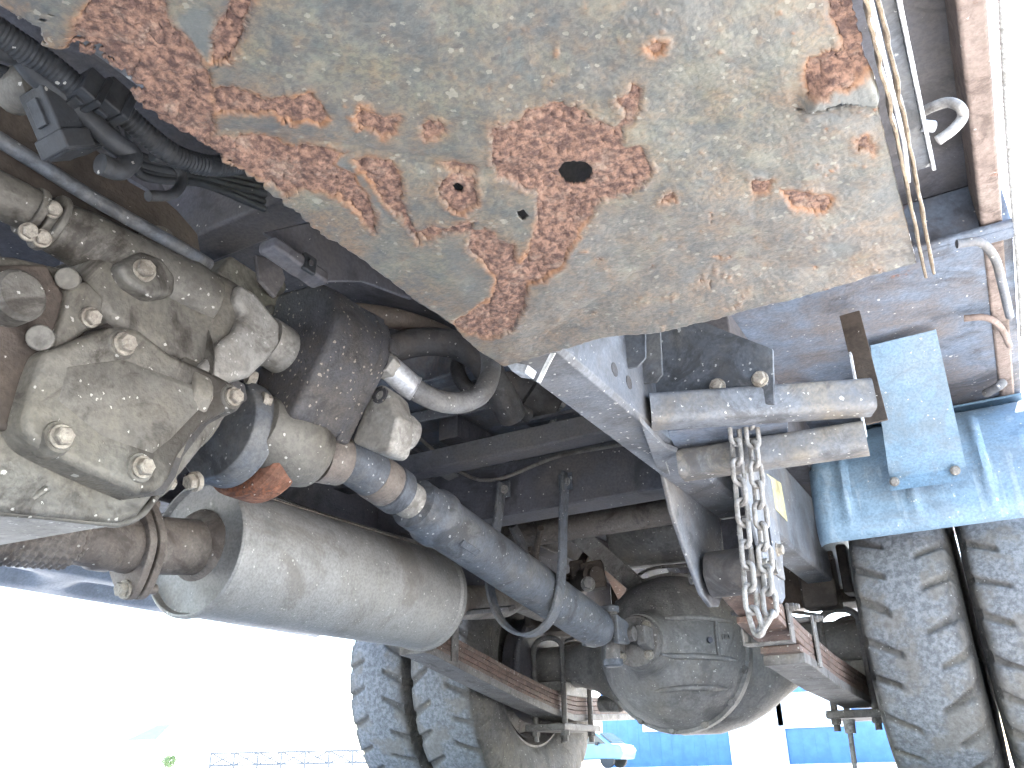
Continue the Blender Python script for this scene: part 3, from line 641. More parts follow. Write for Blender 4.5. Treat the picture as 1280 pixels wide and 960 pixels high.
# thick black hoses behind
hp = smooth_path([P(455, 452, Y=1.05), P(480, 440, Y=1.08), P(520, 428, Y=1.12), P(565, 430, Y=1.16), P(600, 450, Y=1.18), P(625, 490, Y=1.2), P(640, 520, Y=1.25)], 10)
MB().tube(hp, 0.027, 20).obj('thick_hose', HOSE, truck, 'thick black hose arching behind the pump')
hp = smooth_path([P(578, 440, Y=1.22), P(572, 462, Y=1.2), P(585, 485, Y=1.2), P(620, 498, Y=1.22), P(660, 520, Y=1.3)], 8)
MB().tube(hp, 0.014, 14).obj('thin_hose', HOSE, truck)
hp = smooth_path([P(400, 400, Y=0.95), P(440, 392, Y=1.0), P(500, 400, Y=1.1), P(560, 420, Y=1.25)], 8)
MB().tube(hp, 0.02, 14).obj('thick_hose', BROWN, truck)
# cylinder with end bolts between the rails
c0, c1 = P(575, 440, Y=1.28), P(690, 520, Y=1.42)
hc = MB().tube([c0, c0.lerp(c1, 0.7), c0.lerp(c1, 0.72), c1], [0.036, 0.036, 0.044, 0.044], 28).obj('hoist_cylinder', HOSE, truck, 'dark cylinder with bolted end between the rails', bevel=0.002)
for k in range(5):
    a = k * 1.257; x, y, z = frame(c1 - c0)
    bolt(hc, c1 + (x * math.cos(a) + y * math.sin(a)) * 0.034, c1 - c0, 0.8, DBOLT_ME)
MB().bar([P(640, 530, Y=1.36), P(735, 512, Y=1.36)], 0.03, 0.006, (0, 1, 0.2)).obj('cylinder_bracket', DARK, hc)

# ------------------------------------------------------------------ brake drum and propeller shaft
S0, S1 = V(0, 0.80, 0.546), V(0, 1.84, 0.372); SD = (S1 - S0).normalized()
DC = P(306, 548, X=-0.030)
b = MB(); b.lathe(DC - V(0, 0.045, 0), (0, 1, 0), [(0, 0.04), (0.0, 0.064), (0.010, 0.069), (0.034, 0.069), (0.036, 0.055), (0.04, 0.055)], 48)
dr = b.obj('brake_backplate', SHAFT, truck, 'blue-grey drum brake backplate behind the gearbox', bevel=0.002)
b = MB(); b.lathe(DC, (0, 1, 0), [(0, 0.070), (0.004, 0.075), (0.040, 0.075), (0.046, 0.071), (0.05, 0.06), (0.055, 0.03)], 48)
b.obj('brake_drum', RUSTM, dr, 'rust-orange brake drum rim')
# cast yoke housing
b = MB(); b.lathe(P(358, 553, X=0.010), (0.1, 1, -0.15), [(-0.055, 0.02), (-0.05, 0.042), (-0.02, 0.050), (0.02, 0.052), (0.045, 0.044), (0.055, 0.03)], 24)
yk = b.obj('yoke_housing', CAST, truck, 'brown cast housing in front of the shaft', ang=60)
b = MB(); b.lathe(P(412, 572, X=0.02), (0.2, 1, 0.1), [(-0.02, 0.036), (0.016, 0.036), (0.02, 0.032), (0.012, 0.024), (-0.01, 0.022)], 24); b.obj('yoke_ear', PIPE, yk)
bolt(yk, P(440, 560, X=0.02), (0.6, 0.6, -0.3), 0.9)
def sp(px, py): 
    q = P(px, py, X=0.0); t = (q - S0).dot(SD); return t
prof = [(0.03, 0.030), (0.05, 0.034), (0.16, 0.034), (0.162, 0.030), (0.165, 0.036), (0.19, 0.036), (0.193, 0.028), (0.225, 0.028), (0.23, 0.040), (0.26, 0.041), (0.275, 0.041), (0.283, 0.047), (0.30, 0.047), (0.312, 0.0425), (0.86, 0.0425), (0.90, 0.041), (0.925, 0.034)]
b = MB(); b.lathe(S0, SD, prof, 40); shaft = b.obj('propeller_shaft', SHAFT, truck, 'long blue-grey propeller shaft running back to the axle')
MB().lathe(S0 + SD * 0.125, SD, [(0, 0.0345), (0.002, 0.0352), (0.036, 0.0352), (0.037, 0.0345)], 36).obj('dusty_band', PIPE, shaft)
MB().lathe(S0 + SD * 0.19, SD, [(0, 0.0285), (0.036, 0.0285)], 32).obj('spline', CAST_PALE, shaft)
MB().box(S0 + SD * 0.35 + V(0.03, 0, -0.032), (0.012, 0.05, 0.004), V(1, 0, 1).normalized(), SD).obj('balance_weight', SHAFT, shaft, bevel=0.001)
# rear universal joint
u0 = S0 + SD * 0.92
for s in (-1, 1):
    MB().prism([u0 + V(0.018 * k, 0, 0) * 0 + V(s * 0.030, dy, dz) for dy, dz, k in ((0, -0.03, 0), (0.06, -0.028, 0), (0.085, -0.005, 0), (0.06, 0.02, 0), (0, 0.03, 0))], (s * 0.014, 0, 0)).obj('yoke_arm', SHAFT, shaft, bevel=0.004)
uc = u0 + V(0, 0.065, -0.005)
MB().tube([uc + V(-0.055, 0, 0), uc + V(0.055, 0, 0)], 0.016, 20).tube([uc + V(0, 0, -0.055), uc + V(0, 0, 0.055)], 0.016, 20).obj('joint_cross', CLAMP, shaft, bevel=0.002)
for s in (-1, 1): MB().lathe(uc + V(0, 0, s * 0.05), (0, 0, s), [(0, 0.021), (0.012, 0.021), (0.015, 0.017)], 20).obj('bearing_cap', SHAFT, shaft)
# safety loop round the shaft, hung from the cross member
YL = 1.435
lp = [P(628, 604, Y=YL), P(622, 650, Y=YL), P(612, 715, Y=YL), P(617, 755, Y=YL), P(632, 782, Y=YL), P(655, 794, Y=YL), P(678, 786, Y=YL), P(695, 760, Y=YL), P(702, 715, Y=YL), P(704, 650, Y=YL), P(707, 590, Y=YL)]
MBl = MB().bar(smooth_path(lp, 8), 0.030, 0.006, (0, 1, 0)); loop = MBl.obj('safety_loop', SHAFT, truck, 'flat steel safety loop hanging round the propeller shaft', bevel=0.0015)
for px, py in ((630, 612), (707, 602)): 
    MB().box(P(px, py, Y=1.442), (0.03, 0.006, 0.035)).obj('loop_tab', SHAFT, loop, bevel=0.002)
    bolt(loop, P(px, py, Y=1.438), (0, -1, 0), 0.8, DBOLT_ME)

# ------------------------------------------------------------------ exhaust
MX = -0.24
m0, m1 = P(242, 683, X=MX), P(532, 748, X=MX); MDv = (m1 - m0); ML = MDv.length; MDn = MDv.normalized()
b = MB(); R_ = 0.098
b.lathe(m0, MDn, [(0.008, 0.03), (0.010, 0.088), (0.009, 0.0935), (0.0, 0.0965), (0.0, R_ + 0.001), (0.003, R_ + 0.004), (0.010, R_ + 0.004), (0.013, R_), (ML - 0.02, R_), (ML - 0.016, R_ + 0.004), (ML - 0.004, R_ + 0.004), (ML, R_), (ML - 0.01, 0.09), (ML - 0.012, 0.03)], 72)
muf = b.obj('muffler', MUFF, truck, 'large dull grey cylindrical muffler with rolled end seams')
MB().tube([m0 + MDn * 0.02 + V(0.05, 0, 0.085), m1 - MDn * 0.03 + V(0.05, 0, 0.085)], 0.0022, 6).obj('weld_seam', PIPE, muf)
pin = m0 + MDn * 0.008
q0 = P(160, 680, X=MX)
MB().tube([q0, pin], 0.040, 28).obj('inlet_pipe', PIPE, muf)
x, y, z = frame(pin - q0)
MB().lathe(pin, -(pin - q0), [(-0.004, 0.056), (0.004, 0.052), (0.010, 0.043)], 28).obj('weld_bead', PIPE, muf, ang=60)
# flanged joint
ex = MB(); fl_c = P(178, 672, X=MX); ex.lathe(P(90, 668, X=MX), P(165, 682, X=MX) - P(90, 668, X=MX), [(0, 0.036), (0.03, 0.037), (0.034, 0.040), (0.055, 0.040), (0.06, 0.037), (0.115, 0.039)], 28)
exo = ex.obj('exhaust_pipe', PIPE, truck, 'brown exhaust pipe with bolted flange ahead of the muffler')
ring = []
nx, ny, nz = frame((1, 0.35, 0.1) if False else (pin - q0))
ca = P(172, 682, X=MX)
for dt in (0, 0.012):
    ring.append([ca + nz * dt + (nx * math.cos(a) * 0.046 + ny * math.sin(a) * (0.046 + 0.026 * abs(math.sin(a)) ** 3)) for a in (2 * math.pi * k / 48 for k in range(48))])
MB().rings(ring).obj('flange', PIPE, exo, bevel=0.002)
ring = [[p - nz * 0.016 for p in r] for r in ring]
MB().rings(ring).obj('flange', PIPE, exo, bevel=0.002)
for s in (-1, 1): bolt(exo, ca - nz * 0.017 + ny * s * 0.058, -nz, 1.0); 
for s in (-1, 1): MB().tube([ca + ny * s * 0.058, ca + ny * s * 0.058 + nz * 0.03], 0.007, 12).obj('flange_stud', PIPE, exo)
# braided flex section
rings = []; a0, a1 = P(-120, 645, X=MX), P(92, 668, X=MX); x, y, z = frame(a1 - a0); L = (a1 - a0).length
na, nl = 72, 110
for i in range(nl + 1):
    t = i / nl; c0 = a0.lerp(a1, t); row = []
    for k in range(na):
        a = 2 * math.pi * k / na
        w = math.sin(a * 12 + i * 0.55) * math.sin(a * 12 - i * 0.55)
        r = 0.043 + 0.0036 * (w if w > -0.4 else -0.4) - (0.006 if t > 0.95 else 0)
        row.append(c0 + (x * math.cos(a) + y * math.sin(a)) * r)
    rings.append(row)
MB().rings(rings).obj('flexible_braid', PIPE, exo, 'braided flexible exhaust section', ang=60)
# tail pipe and hanger behind the muffler
tp = smooth_path([m1 - MDn * 0.02, m1 + MDn * 0.06, P(625, 752, X=-0.22), P(645, 745, X=-0.22), P(690, 760, Y=2.0), P(720, 735, Y=2.3)], 6)
MB().tube(tp, 0.036, 22).obj('tail_pipe', PIPE, exo, 'tail pipe leaving the muffler')
MB().bar([P(585, 765, Y=1.52), P(640, 760, Y=1.52)], 0.03, 0.008, (0, 1, 0.3)).obj('hanger_bar', CLAMP, muf)
# ------------------------------------------------------------------ axle
YA, ZA = 2.33, 0.395
rings = []
for X, rz, ry in ((-0.52, .058, .058), (-0.34, .060, .060), (-0.29, .076, .07), (-0.24, .108, .10), (-0.18, .150, .14), (-0.12, .180, .165), (-0.05, .197, .175), (0.05, .197, .175), (0.12, .180, .165), (0.18, .150, .14), (0.24, .108, .10), (0.29, .076, .07), (0.34, .060, .060), (0.52, .058, .058)):
    rings.append([V(X, YA + ry * math.cos(a), ZA + rz * math.sin(a)) for a in (2 * math.pi * k / 40 for k in range(40))])
b = MB(); b.rings(rings); axle = b.obj('axle_housing', AXLE, truck, 'grey-brown banjo axle housing between the dual wheels', ang=60)
b = MB(); b.lathe((0, 1.93, ZA), (0, 1, 0), [(0, 0.03), (0.0, 0.062), (0.02, 0.066), (0.06, 0.072), (0.075, 0.085), (0.10, 0.120), (0.135, 0.155), (0.18, 0.178), (0.215, 0.187), (0.226, 0.190), (0.228, 0.198), (0.248, 0.200), (0.27, 0.196)], 64)
dif = b.obj('differential_carrier', AXLE, truck, 'round dusty differential carrier with casting ribs and ring of bolts', ang=50)
for k in range(14):
    a = 2 * math.pi * (k + 0.3) / 14
    bolt(dif, V(0.190 * math.cos(a), 2.155, ZA + 0.190 * math.sin(a)), (0, -1, 0), 0.85, DBOLT_ME)
def dsurf(ang, t):
    pr = [(0, 0.066), (0.06, 0.074), (0.075, 0.086), (0.10, 0.121), (0.135, 0.156), (0.18, 0.179), (0.215, 0.187)]
    r = np.interp(t, [p[0] for p in pr], [p[1] for p in pr]); return V(r * math.cos(ang), 1.93 + t, ZA + r * math.sin(ang))
_pr = [(0, 0.066), (0.06, 0.074), (0.075, 0.086), (0.10, 0.121), (0.135, 0.156), (0.18, 0.179), (0.215, 0.187)]
def dpt(x, dz):
    r = math.hypot(x, dz); t = np.interp(r, [p[1] for p in _pr], [p[0] for p in _pr]); return V(x, 1.93 + t - 0.001, ZA + dz)
for dz, xa, xb in ((0.050, 0.050, 0.172), (-0.040, 0.055, 0.176), (-0.108, 0.0, 0.145)):
    MB().tube([dpt(x, dz + 0.006 * math.sin(x * 18)) for x in np.linspace(xa, xb, 10)], [0.003] + [0.007] * 8 + [0.003], 10).obj('casting_rib', AXLE, dif, ang=60)
MB().tube([dpt(0.150, z) for z in np.linspace(-0.04, 0.05, 6)], 0.005, 10).obj('casting_rib', AXLE, dif, ang=60)
# cast mark
q = [dsurf(-0.0 + da, 0.14 + dt) + V(0.003, -0.003, 0) for da, dt in ((0.03, 0), (0.10, 0.003), (0.10, 0.02), (0.05, 0.02), (0.05, 0.008), (0.09, 0.01))]
MB().tube(q, 0.002, 6).obj('cast_mark', AXLE, dif)
MB().lathe(dsurf(0.02, 0.115) + V(0.001, -0.002, 0), (0.8, -0.6, 0), [(-0.002, 0.008), (0.003, 0.007), (0.003, 0.003)], 14).obj('plug', DARK, dif)
MB().lathe((0, 1.905, ZA - 0.003), (0, 1, 0), [(0, 0.03), (0, 0.058), (0.012, 0.060), (0.026, 0.060)], 36).obj('companion_flange', CLAMP, dif, bevel=0.002)
for k in range(4):
    a = math.pi / 4 + k * math.pi / 2
    bolt(dif, V(0.047 * math.cos(a), 1.904, ZA - 0.003 + 0.047 * math.sin(a)), (0, -1, 0), 0.9, BOLT_ME)
for s in (-1, 1):
    MB().prism([V(s * 0.022, 1.905, ZA - 0.03), V(s * 0.05, 1.905, ZA - 0.028), V(s * 0.05, 1.905, ZA + 0.024), V(s * 0.022, 1.905, ZA + 0.026)], (0, -0.05, 0.006), 0.8).obj('flange_ear', CLAMP, dif, bevel=0.005)

# brake lines, hoses and clutter round the axle
def line(pts, r, m, name='brake_line', label=None): return MB().tube(smooth_path(pts, 7), r, 8).obj(name, m, truck, label)
line([V(-0.36, 2.27, 0.46), V(-0.2, 2.24, 0.50), V(-0.10, 2.2, 0.60), V(0.0, 2.18, 0.615), V(0.12, 2.2, 0.59), V(0.22, 2.24, 0.50), V(0.37, 2.27, 0.46)], 0.0045, CLAMP, label='thin brake line over the axle housing')
line([P(640, 655, Y=1.6), P(655, 690, Y=1.7), P(650, 725, Y=1.8), P(668, 745, Y=1.95), P(690, 740, Y=2.15)], 0.011, HOSE, 'brake_hose')
line([P(676, 660, Y=1.7), P(670, 700, Y=1.8), P(685, 728, Y=1.95), P(712, 720, Y=2.1)], 0.008, BROWN, 'brake_hose')
line([P(520, 545, Y=1.43), P(600, 600, Y=1.44), P(700, 570, Y=1.44), P(800, 552, Y=1.44)], 0.004, CLAMP)
line([V(-0.35, 0.7, 0.60), V(-0.35, 1.2, 0.585), V(-0.35, 1.7, 0.60), V(-0.345, 2.2, 0.62)], 0.006, CLAMP)
for px, py, s in ((650, 690, 0.07), (668, 668, 0.05), (640, 720, 0.05), (742, 720, 0.06), (722, 712, 0.04)):
    MB().box(P(px, py, Y=2.05), (s, s * 0.7, s * 1.2), V(0.95, 0.3, 0.1).normalized(), V(-0.3, 0.95, 0).normalized()).obj('valve_block', BROWN, truck, bevel=0.006)
for px, py in ((735, 730), (868, 700)): bolt(truck, P(px, py, Y=2.0), (0.5, -1, 0), 1.5, DBOLT_ME)
vb = MB().lathe(P(735, 722, Y=2.05), (0.8, -0.6, 0), [(-0.05, 0.03), (0.03, 0.03), (0.035, 0.02), (0.05, 0.02)], 18).obj('shock_eye', BROWN, truck)

# ------------------------------------------------------------------ wheels
def tyre_mesh():
    NA, N = 640, 32
    prof = [(-0.070, 0.212), (-0.086, 0.222), (-0.097, 0.245), (-0.103, 0.28), (-0.1045, 0.31), (-0.103, 0.34), (-0.099, 0.36), (-0.0955, 0.374), (-0.092, 0.385)]
    xs = np.linspace(-0.088, 0.088, 41)
    crown = [(x, 0.398 - 0.009 * (abs(x) / 0.09) ** 2.4) for x in xs]
    full = prof + crown + [(-x, r) for x, r in prof[::-1]]
    full = np.array(full); n = len(full)
    th = np.linspace(0, 2 * math.pi, NA, endpoint=False)[:, None]
    x = full[:, 0][None, :] * np.ones((NA, 1)); r = full[:, 1][None, :] * np.ones((NA, 1))
    side = np.sign(x); ax_ = np.abs(x)
    jit = 0.10 * np.sin(th * 13.0) + 0.07 * np.sin(th * 29 + 1)
    ph = (th * N / (2 * math.pi) + side * 0.25 + 0.5 * (ax_ - 0.06) / 0.06 * 0.75 + jit * 0.5) % 1.0
    dd = np.abs(ph - 0.5)
    w = np.where(ax_ < 0.090, 0.062 + 0.045 * np.clip((ax_ - 0.04) / 0.05, 0, 1), 0.12)
    inn = 0.027 + 0.008 * np.sin(np.floor(th * N / (2 * math.pi) + side * 0.25) * 2.7)
    lat = np.clip((ax_ - inn) / 0.008, 0, 1) * np.clip((r - 0.345) / 0.012, 0, 1)
    gr = 1 - np.clip((dd - w) / 0.05, 0, 1)
    depth = 0.0065 * gr * lat
    r2 = r - depth * np.where(ax_ < 0.09, 1, 0.25); x2 = x - side * depth * np.where(ax_ >= 0.09, 0.75, 0.12)
    r2 = r2 + 0.0016 * fbm(th * 60 + x * 0, x * 260, 91, 3)
    # sidewall rings
    r2 = np.where((ax_ > 0.095) & (np.abs(r - 0.34) < 0.003), r2, r2)
    co_ = np.stack([x2, r2 * np.cos(th), r2 * np.sin(th)], -1).reshape(-1, 3)
    i = np.arange(NA)[:, None]; k = np.arange(n - 1)[None, :]; j = (i + 1) % NA
    q = np.stack([i * n + k, i * n + k + 1, j * n + k + 1, j * n + k], -1).reshape(-1, 4)
    me = D.meshes.new('tyre'); me.from_pydata(co_.tolist(), [], q.tolist()); me.materials.append(RUBBER); me.update()
    tr = (np.clip((0.090 - ax_ + 0.012 * fbm(th * 9 + 0 * x, x * 40 + 3, 95, 3)) / 0.018, 0, 1) * (1 - gr * lat)).ravel().astype(np.float32)
    at = me.attributes.new('tread', 'FLOAT', 'POINT'); at.data.foreach_set('value', tr)
    me.shade_smooth(); me.set_sharp_from_angle(angle=rad(50)); return me
TY = tyre_mesh()
rim = MB(); rim.lathe((0, 0, 0), (1, 0, 0), [(-0.078, 0.222), (-0.080, 0.212), (-0.070, 0.208), (-0.05, 0.196), (0.03, 0.190), (0.06, 0.204), (0.075, 0.222), (0.078, 0.218), (0.064, 0.190), (0.04, 0.176), (0.02, 0.11), (0.02, 0.06), (-0.03, 0.06), (-0.03, 0.12), (-0.02, 0.178), (-0.07, 0.198)], 64, caps=False)
RIM = rim.mesh('rim', CLAMP)
def wheel(x, label, flip, rot):
    w = D.objects.new('wheel', None); COL.objects.link(w); w.parent = truck; w['label'] = label; w.empty_display_size = 0.1
    w.location = (x, YA, 0.398)
    for nm, me in (('tyre', TY), ('rim', RIM)):
        o = D.objects.new(nm, me); COL.objects.link(o); o.parent = w; o.rotation_euler = (rot, 0, math.pi if flip else 0)
wheel(0.590, 'right inner rear wheel with worn lug tread tyre', False, 0.0)
wheel(0.812, 'right outer rear wheel at the right edge', False, 1.1)
wheel(-0.578, 'left inner rear wheel showing its rim', True, 2.0)
wheel(-0.790, 'left outer rear wheel behind the inner one', True, 3.3)
for s in (-1, 1):
    b = MB(); b.lathe((s * 0.462, YA, ZA), (s, 0, 0), [(0, 0.06), (0.0, 0.150), (0.006, 0.158), (0.016, 0.158), (0.02, 0.150), (0.06, 0.148), (0.07, 0.10)], 48)
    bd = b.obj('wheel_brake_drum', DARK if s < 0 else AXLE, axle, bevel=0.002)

# ------------------------------------------------------------------ leaf springs
def spring(sx, label):
    X = sx * 0.405
    def zt(y):
        if sx < 0: return float(np.interp(y, [1.33, 1.5, 1.75, 2.0, 2.2, 2.33, 2.8, 3.1, 3.3], [0.478, 0.445, 0.396, 0.350, 0.318, 0.305, 0.325, 0.365, 0.41]))
        return float(np.interp(y, [1.33, 1.40, 1.50, 1.62, 1.9, 2.33, 2.8, 3.1, 3.3], [0.405, 0.385, 0.362, 0.345, 0.322, 0.305, 0.325, 0.365, 0.41]))
    t = 0.0118
    root = None
    spans = [(1.33, 3.3), (1.36, 3.28), (1.44, 3.2), (1.57, 3.1), (1.59, 2.95)]
    for i, (a, c_) in enumerate(spans):
        ys = np.linspace(a, c_, 36)
        pts = [V(X, y, zt(y) - i * (t + 0.0008) - (0.004 * (1 - min(1, (y - a) / 0.03)) if i else 0)) for y in ys]
        m = MB().bar(pts, 0.070 if i != 4 else 0.074, t if i != 4 else 0.018, (1, 0, 0))
        if root is None:
            root = m.obj('leaf_spring', SPRING, truck, label, bevel=0.002)
        else: m.obj('leaf', SPRING if i < 4 else CLAMP, root, bevel=0.002)
    # eye
    MB().lathe((X - 0.036, 1.325, 0.402 if sx > 0 else 0.475), (1, 0, 0), [(0, 0.022), (0, 0.036), (0.072, 0.036), (0.072, 0.022)], 28).obj('spring_eye', HOSE, root)
    # rebound clamps: U of flat bar with bolt across the top
    for y, h in ((1.50, 0.0), (1.70, 0.03)):
        z1 = zt(y) + 0.012 + h; z0 = zt(y) - 0.05
        MB().bar([V(X - 0.040, y, z1), V(X - 0.040, y, z0), V(X + 0.040, y, z0), V(X + 0.040, y, z1)], 0.026, 0.005, (0, 1, 0)).obj('rebound_clamp', CLAMP, root, bevel=0.001)
        MB().tube([V(X - 0.055, y, z1 - 0.006), V(X + 0.055, y, z1 - 0.006)], 0.0055, 12).obj('clamp_bolt', CLAMP, root)
        for q in (-1, 1): bolt(root, V(X + q * 0.043, y, z1 - 0.006), (q, 0, 0), 0.75, DNUT_ME, 'nut')
    # U bolts with plate below
    zb = zt(YA) - 0.068
    pl = MB().bx(X - 0.062, X + 0.062, YA - 0.12, YA + 0.12, zb - 0.018, zb).obj('spring_plate', CLAMP, root, bevel=0.004)
    MB().bx(X - 0.045, X + 0.045, YA - 0.075, YA + 0.075, zt(YA) + 0.006, ZA - 0.045).obj('axle_pad', AXLE, root, bevel=0.004)
    for dy in (-0.085, 0.085):
        r = 0.046
        arc = [V(X + r * math.cos(a), YA + dy, ZA + 0.045 + 0.03 * math.sin(a)) for a in np.linspace(0, math.pi, 13)]
        MB().tube([V(X + r, YA + dy, zb - 0.045)] + arc + [V(X - r, YA + dy, zb - 0.045)], 0.008, 12).obj('u_bolt', CLAMP, root)
        for q in (-1, 1): bolt(root, V(X + q * r, YA + dy, zb - 0.018), (0, 0, -1), 1.25, DNUT_ME, 'nut')
    return root
spR = spring(1, 'rust-brown leaf spring stack under the right rail'); spL = spring(-1, 'rust-brown leaf spring stack beside the left wheel')
# shock absorber stub
MB().tube([P(750, 880, Y=2.30), P(776, 880, Y=2.30)], 0.022, 18).obj('shock_mount', CLAMP, spL, bevel=0.003)
MB().tube(smooth_path([P(1060, 900, Y=2.2), P(1064, 925, Y=2.2), P(1072, 985, Y=2.2)], 5), 0.006, 10).obj('drop_rod', ZINC, spR, 'thin pale rod hanging below the spring plate')
MB().lathe(P(1062, 908, Y=2.2), (0, 0, 1), [(-0.015, 0.012), (0.015, 0.014)], 12).obj('rod_clamp', ZINC, spR)
# bump stops
for s in (-1, 1):
    MB().bx(s * 0.405 - 0.045, s * 0.405 + 0.045, YA - 0.06, YA + 0.06, 0.43 + 0.06, 0.523).obj('bump_stop', BROWN, truck, bevel=0.006)
    MB().bx(s * 0.445 - 0.012, s * 0.445 + 0.012, YA - 0.13, YA + 0.10, 0.50, 0.62).obj('bump_stop_plate', BROWN, truck, bevel=0.006)
bs_c = P(1024, 728, Y=2.2)
bsx = MB().box(bs_c, (0.085, 0.07, 0.13)).obj('bump_stop_box', BROWN, truck, 'rust-brown bump stop box between spring hanger and tyre', bevel=0.008)
MB().box(bs_c + V(0, -0.037, 0.055), (0.10, 0.012, 0.02)).obj('bump_stop_lip', BROWN, bsx, bevel=0.003)
# spring hangers : two cheeks joined to the rail
def hanger(sx):
    root = None; zp = 0.402 if sx > 0 else 0.475
    for xo in (0.352, 0.450):
        X = sx * xo
        yz = [(1.17, RZ0 + 0.02), (1.46, RZ0 + 0.02), (1.44, 0.45), (1.415, 0.385), (1.385, 0.362), (1.345, 0.356), (1.30, 0.37), (1.25, 0.42), (1.20, 0.475)] if xo < 0.4 else \
             [(1.23, 0.585), (1.46, 0.585), (1.46, 0.45), (1.43, 0.372), (1.40, 0.358), (1.36, 0.365), (1.30, 0.44), (1.25, 0.52)]
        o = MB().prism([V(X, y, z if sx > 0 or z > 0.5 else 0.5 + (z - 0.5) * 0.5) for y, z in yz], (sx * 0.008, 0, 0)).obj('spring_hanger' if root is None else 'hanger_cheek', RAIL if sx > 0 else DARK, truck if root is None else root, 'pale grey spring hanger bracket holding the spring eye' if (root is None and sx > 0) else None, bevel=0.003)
        root = root or o
    MB().bx(min(sx * 0.360, sx * 0.449), max(sx * 0.360, sx * 0.449), 1.452, 1.462, 0.46, 0.522).obj('hanger_web', DARK, root, bevel=0.002)
    MB().tube([V(sx * 0.335, 1.325, zp), V(sx * 0.475, 1.325, zp)], 0.011, 16).obj('shackle_pin', CLAMP, root)
    for xo, d in ((0.459, 1), (0.351, -1)): bolt(root, V(sx * xo, 1.325, zp), (sx * d, 0, 0), 1.2)
    if sx > 0:
        MB().bx(0.4585, 0.462, 1.375, 1.43, 0.40, 0.50).obj('lock_plate', RAIL, root, bevel=0.002)
        bolt(root, V(0.462, 1.40, 0.445), (1, 0, 0), 0.9)
hanger(1); hanger(-1)
# stabiliser link rod behind the hanger
MB().tube([P(862, 700, Y=1.75), P(905, 655, Y=1.75)], 0.009, 12).obj('link_rod', CLAMP, truck)

# ------------------------------------------------------------------ bracket group on the right rail
def abar(p0, p1, w, h, label):
    d = (p1 - p0).normalized(); sdv = V(0, 0, 1).cross(d).normalized() * -1   # towards camera (-Y)
    up = V(0, 0, 1)
    sec = [(-w / 2, h / 2 - 0.010), (-w / 2 + 0.010, h / 2), (w / 2, h / 2), (w / 2, h / 2 - 0.005), (-w / 2 + 0.011, h / 2 - 0.005), (-w / 2 + 0.005, h / 2 - 0.011), (-w / 2 + 0.005, -h / 2), (-w / 2, -h / 2)]
    side = V(0, 0, 1).cross(d).normalized()
    if side.y < 0: side = -side
    r = [[p + side * a + up * c_ for a, c_ in sec] for p in (p0, p1)]
    b = MB(); b.rings(r); return b
u0, u1 = P(806, 523, X=0.421), P(1088, 497, Z=0.545)
u0.z = 0.545; u0.y = 0.965
# square tube with rounded corners for each arm
def arm(p0, p1, w, h, label):
    d = (p1 - p0).normalized(); side = V(0, 0, 1).cross(d).normalized(); up = d.cross(side)
    if side.y > 0: side = -side
    r = 0.009; sec = []
    for cx, cz, a0 in ((w / 2 - r, h / 2 - r, 0), (-w / 2 + r, h / 2 - r, 90), (-w / 2 + r, -h / 2 + r, 180), (w / 2 - r, -h / 2 + r, 270)):
        for k in range(5):
            a = rad(a0 + k * 22.5); sec.append((cx + r * math.cos(a), cz + r * math.sin(a)))
    ins = [(a * (1 - 0.008 / w), c_ * (1 - 0.008 / h)) for a, c_ in sec]
    n = len(sec); b = MB()
    vs = [p + side * a + V(0, 0, 1) * c_ for p in (p0, p1) for a, c_ in sec] + [p + side * a + V(0, 0, 1) * c_ for p in (p0, p1) for a, c_ in ins]
    fs = []
    for k in range(n):
        j = (k + 1) % n
        fs += [(k, j, n + j, n + k), (2 * n + k, 3 * n + k, 3 * n + j, 2 * n + j), (n + k, n + j, 3 * n + j, 3 * n + k), (k, 2 * n + k, 2 * n + j, j)]
    b.add(vs, fs); o = b.obj('bracket_arm', ARM, truck, label, bevel=0)
    return o
arm(u0, u1, 0.042, 0.042, 'upper steel bracket arm reaching out from the rail')
l0, l1 = P(845, 580, X=0.421), P(1083, 548, Z=0.50); l0.z = 0.502; l0.y = 1.07
arm(l0, l1, 0.044, 0.038, 'lower steel bracket arm carrying rust stains')

poly = [P(x, y, Y=1.0) for x, y in ((805, 400), (868, 398), (966, 436), (968, 505), (803, 516))]
gp = MB().prism(poly, (0, 0.006, 0)).obj('gusset_plate', SHAFT, truck, 'dark blue-grey gusset plate with two bolts on the rail', bevel=0.0015)
for px, py in ((897, 483), (950, 474)): bolt(gp, P(px, py, Y=0.999), (0, -1, -0.05), 0.85)
# folded channel clip beside the rail
for k, (poly, y) in enumerate((([(774, 392), (806, 392), (807, 447), (797, 458), (776, 462)], 0.90), ([(805, 390), (824, 388), (828, 468), (820, 478), (800, 480), (778, 462), (790, 440)], 0.955))):
    MB().prism([P(x, yy, Y=y) for x, yy in poly], (0, 0.004, 0)).obj('folded_clip', SHAFT, truck, bevel=0.001)
# lower filler plates between the arms
MB().prism([P(x, y, Z=0.525) for x, y in ((835, 540), (985, 520), (985, 545), (850, 575))], (0, 0, 0.006)).obj('filler_plate', BEDM, truck, bevel=0.001)
MB().prism([P(x, y, Z=0.515) for x, y in ((800, 527), (832, 560), (848, 566), (832, 578), (838, 596), (820, 585))], (0, 0, 0.008)).obj('rail_end_plate', RAIL, truck, bevel=0.001)
# rust-brown strap bracket and thin flat between arm ends and blue plate
MB().bar([P(1062, 392, Y=1.42), P(1096, 528, Y=1.36)], 0.034, 0.004, (1, 0, 0)).obj('strap_bracket', BROWN, truck, 'brown steel strap bracket beside the blue plate', bevel=0.001)
MB().bar([P(1063, 442, Y=1.18), P(1082, 545, Y=1.18)], 0.012, 0.003, (0, 1, 0.2)).obj('thin_strap', BRIGHT, truck)
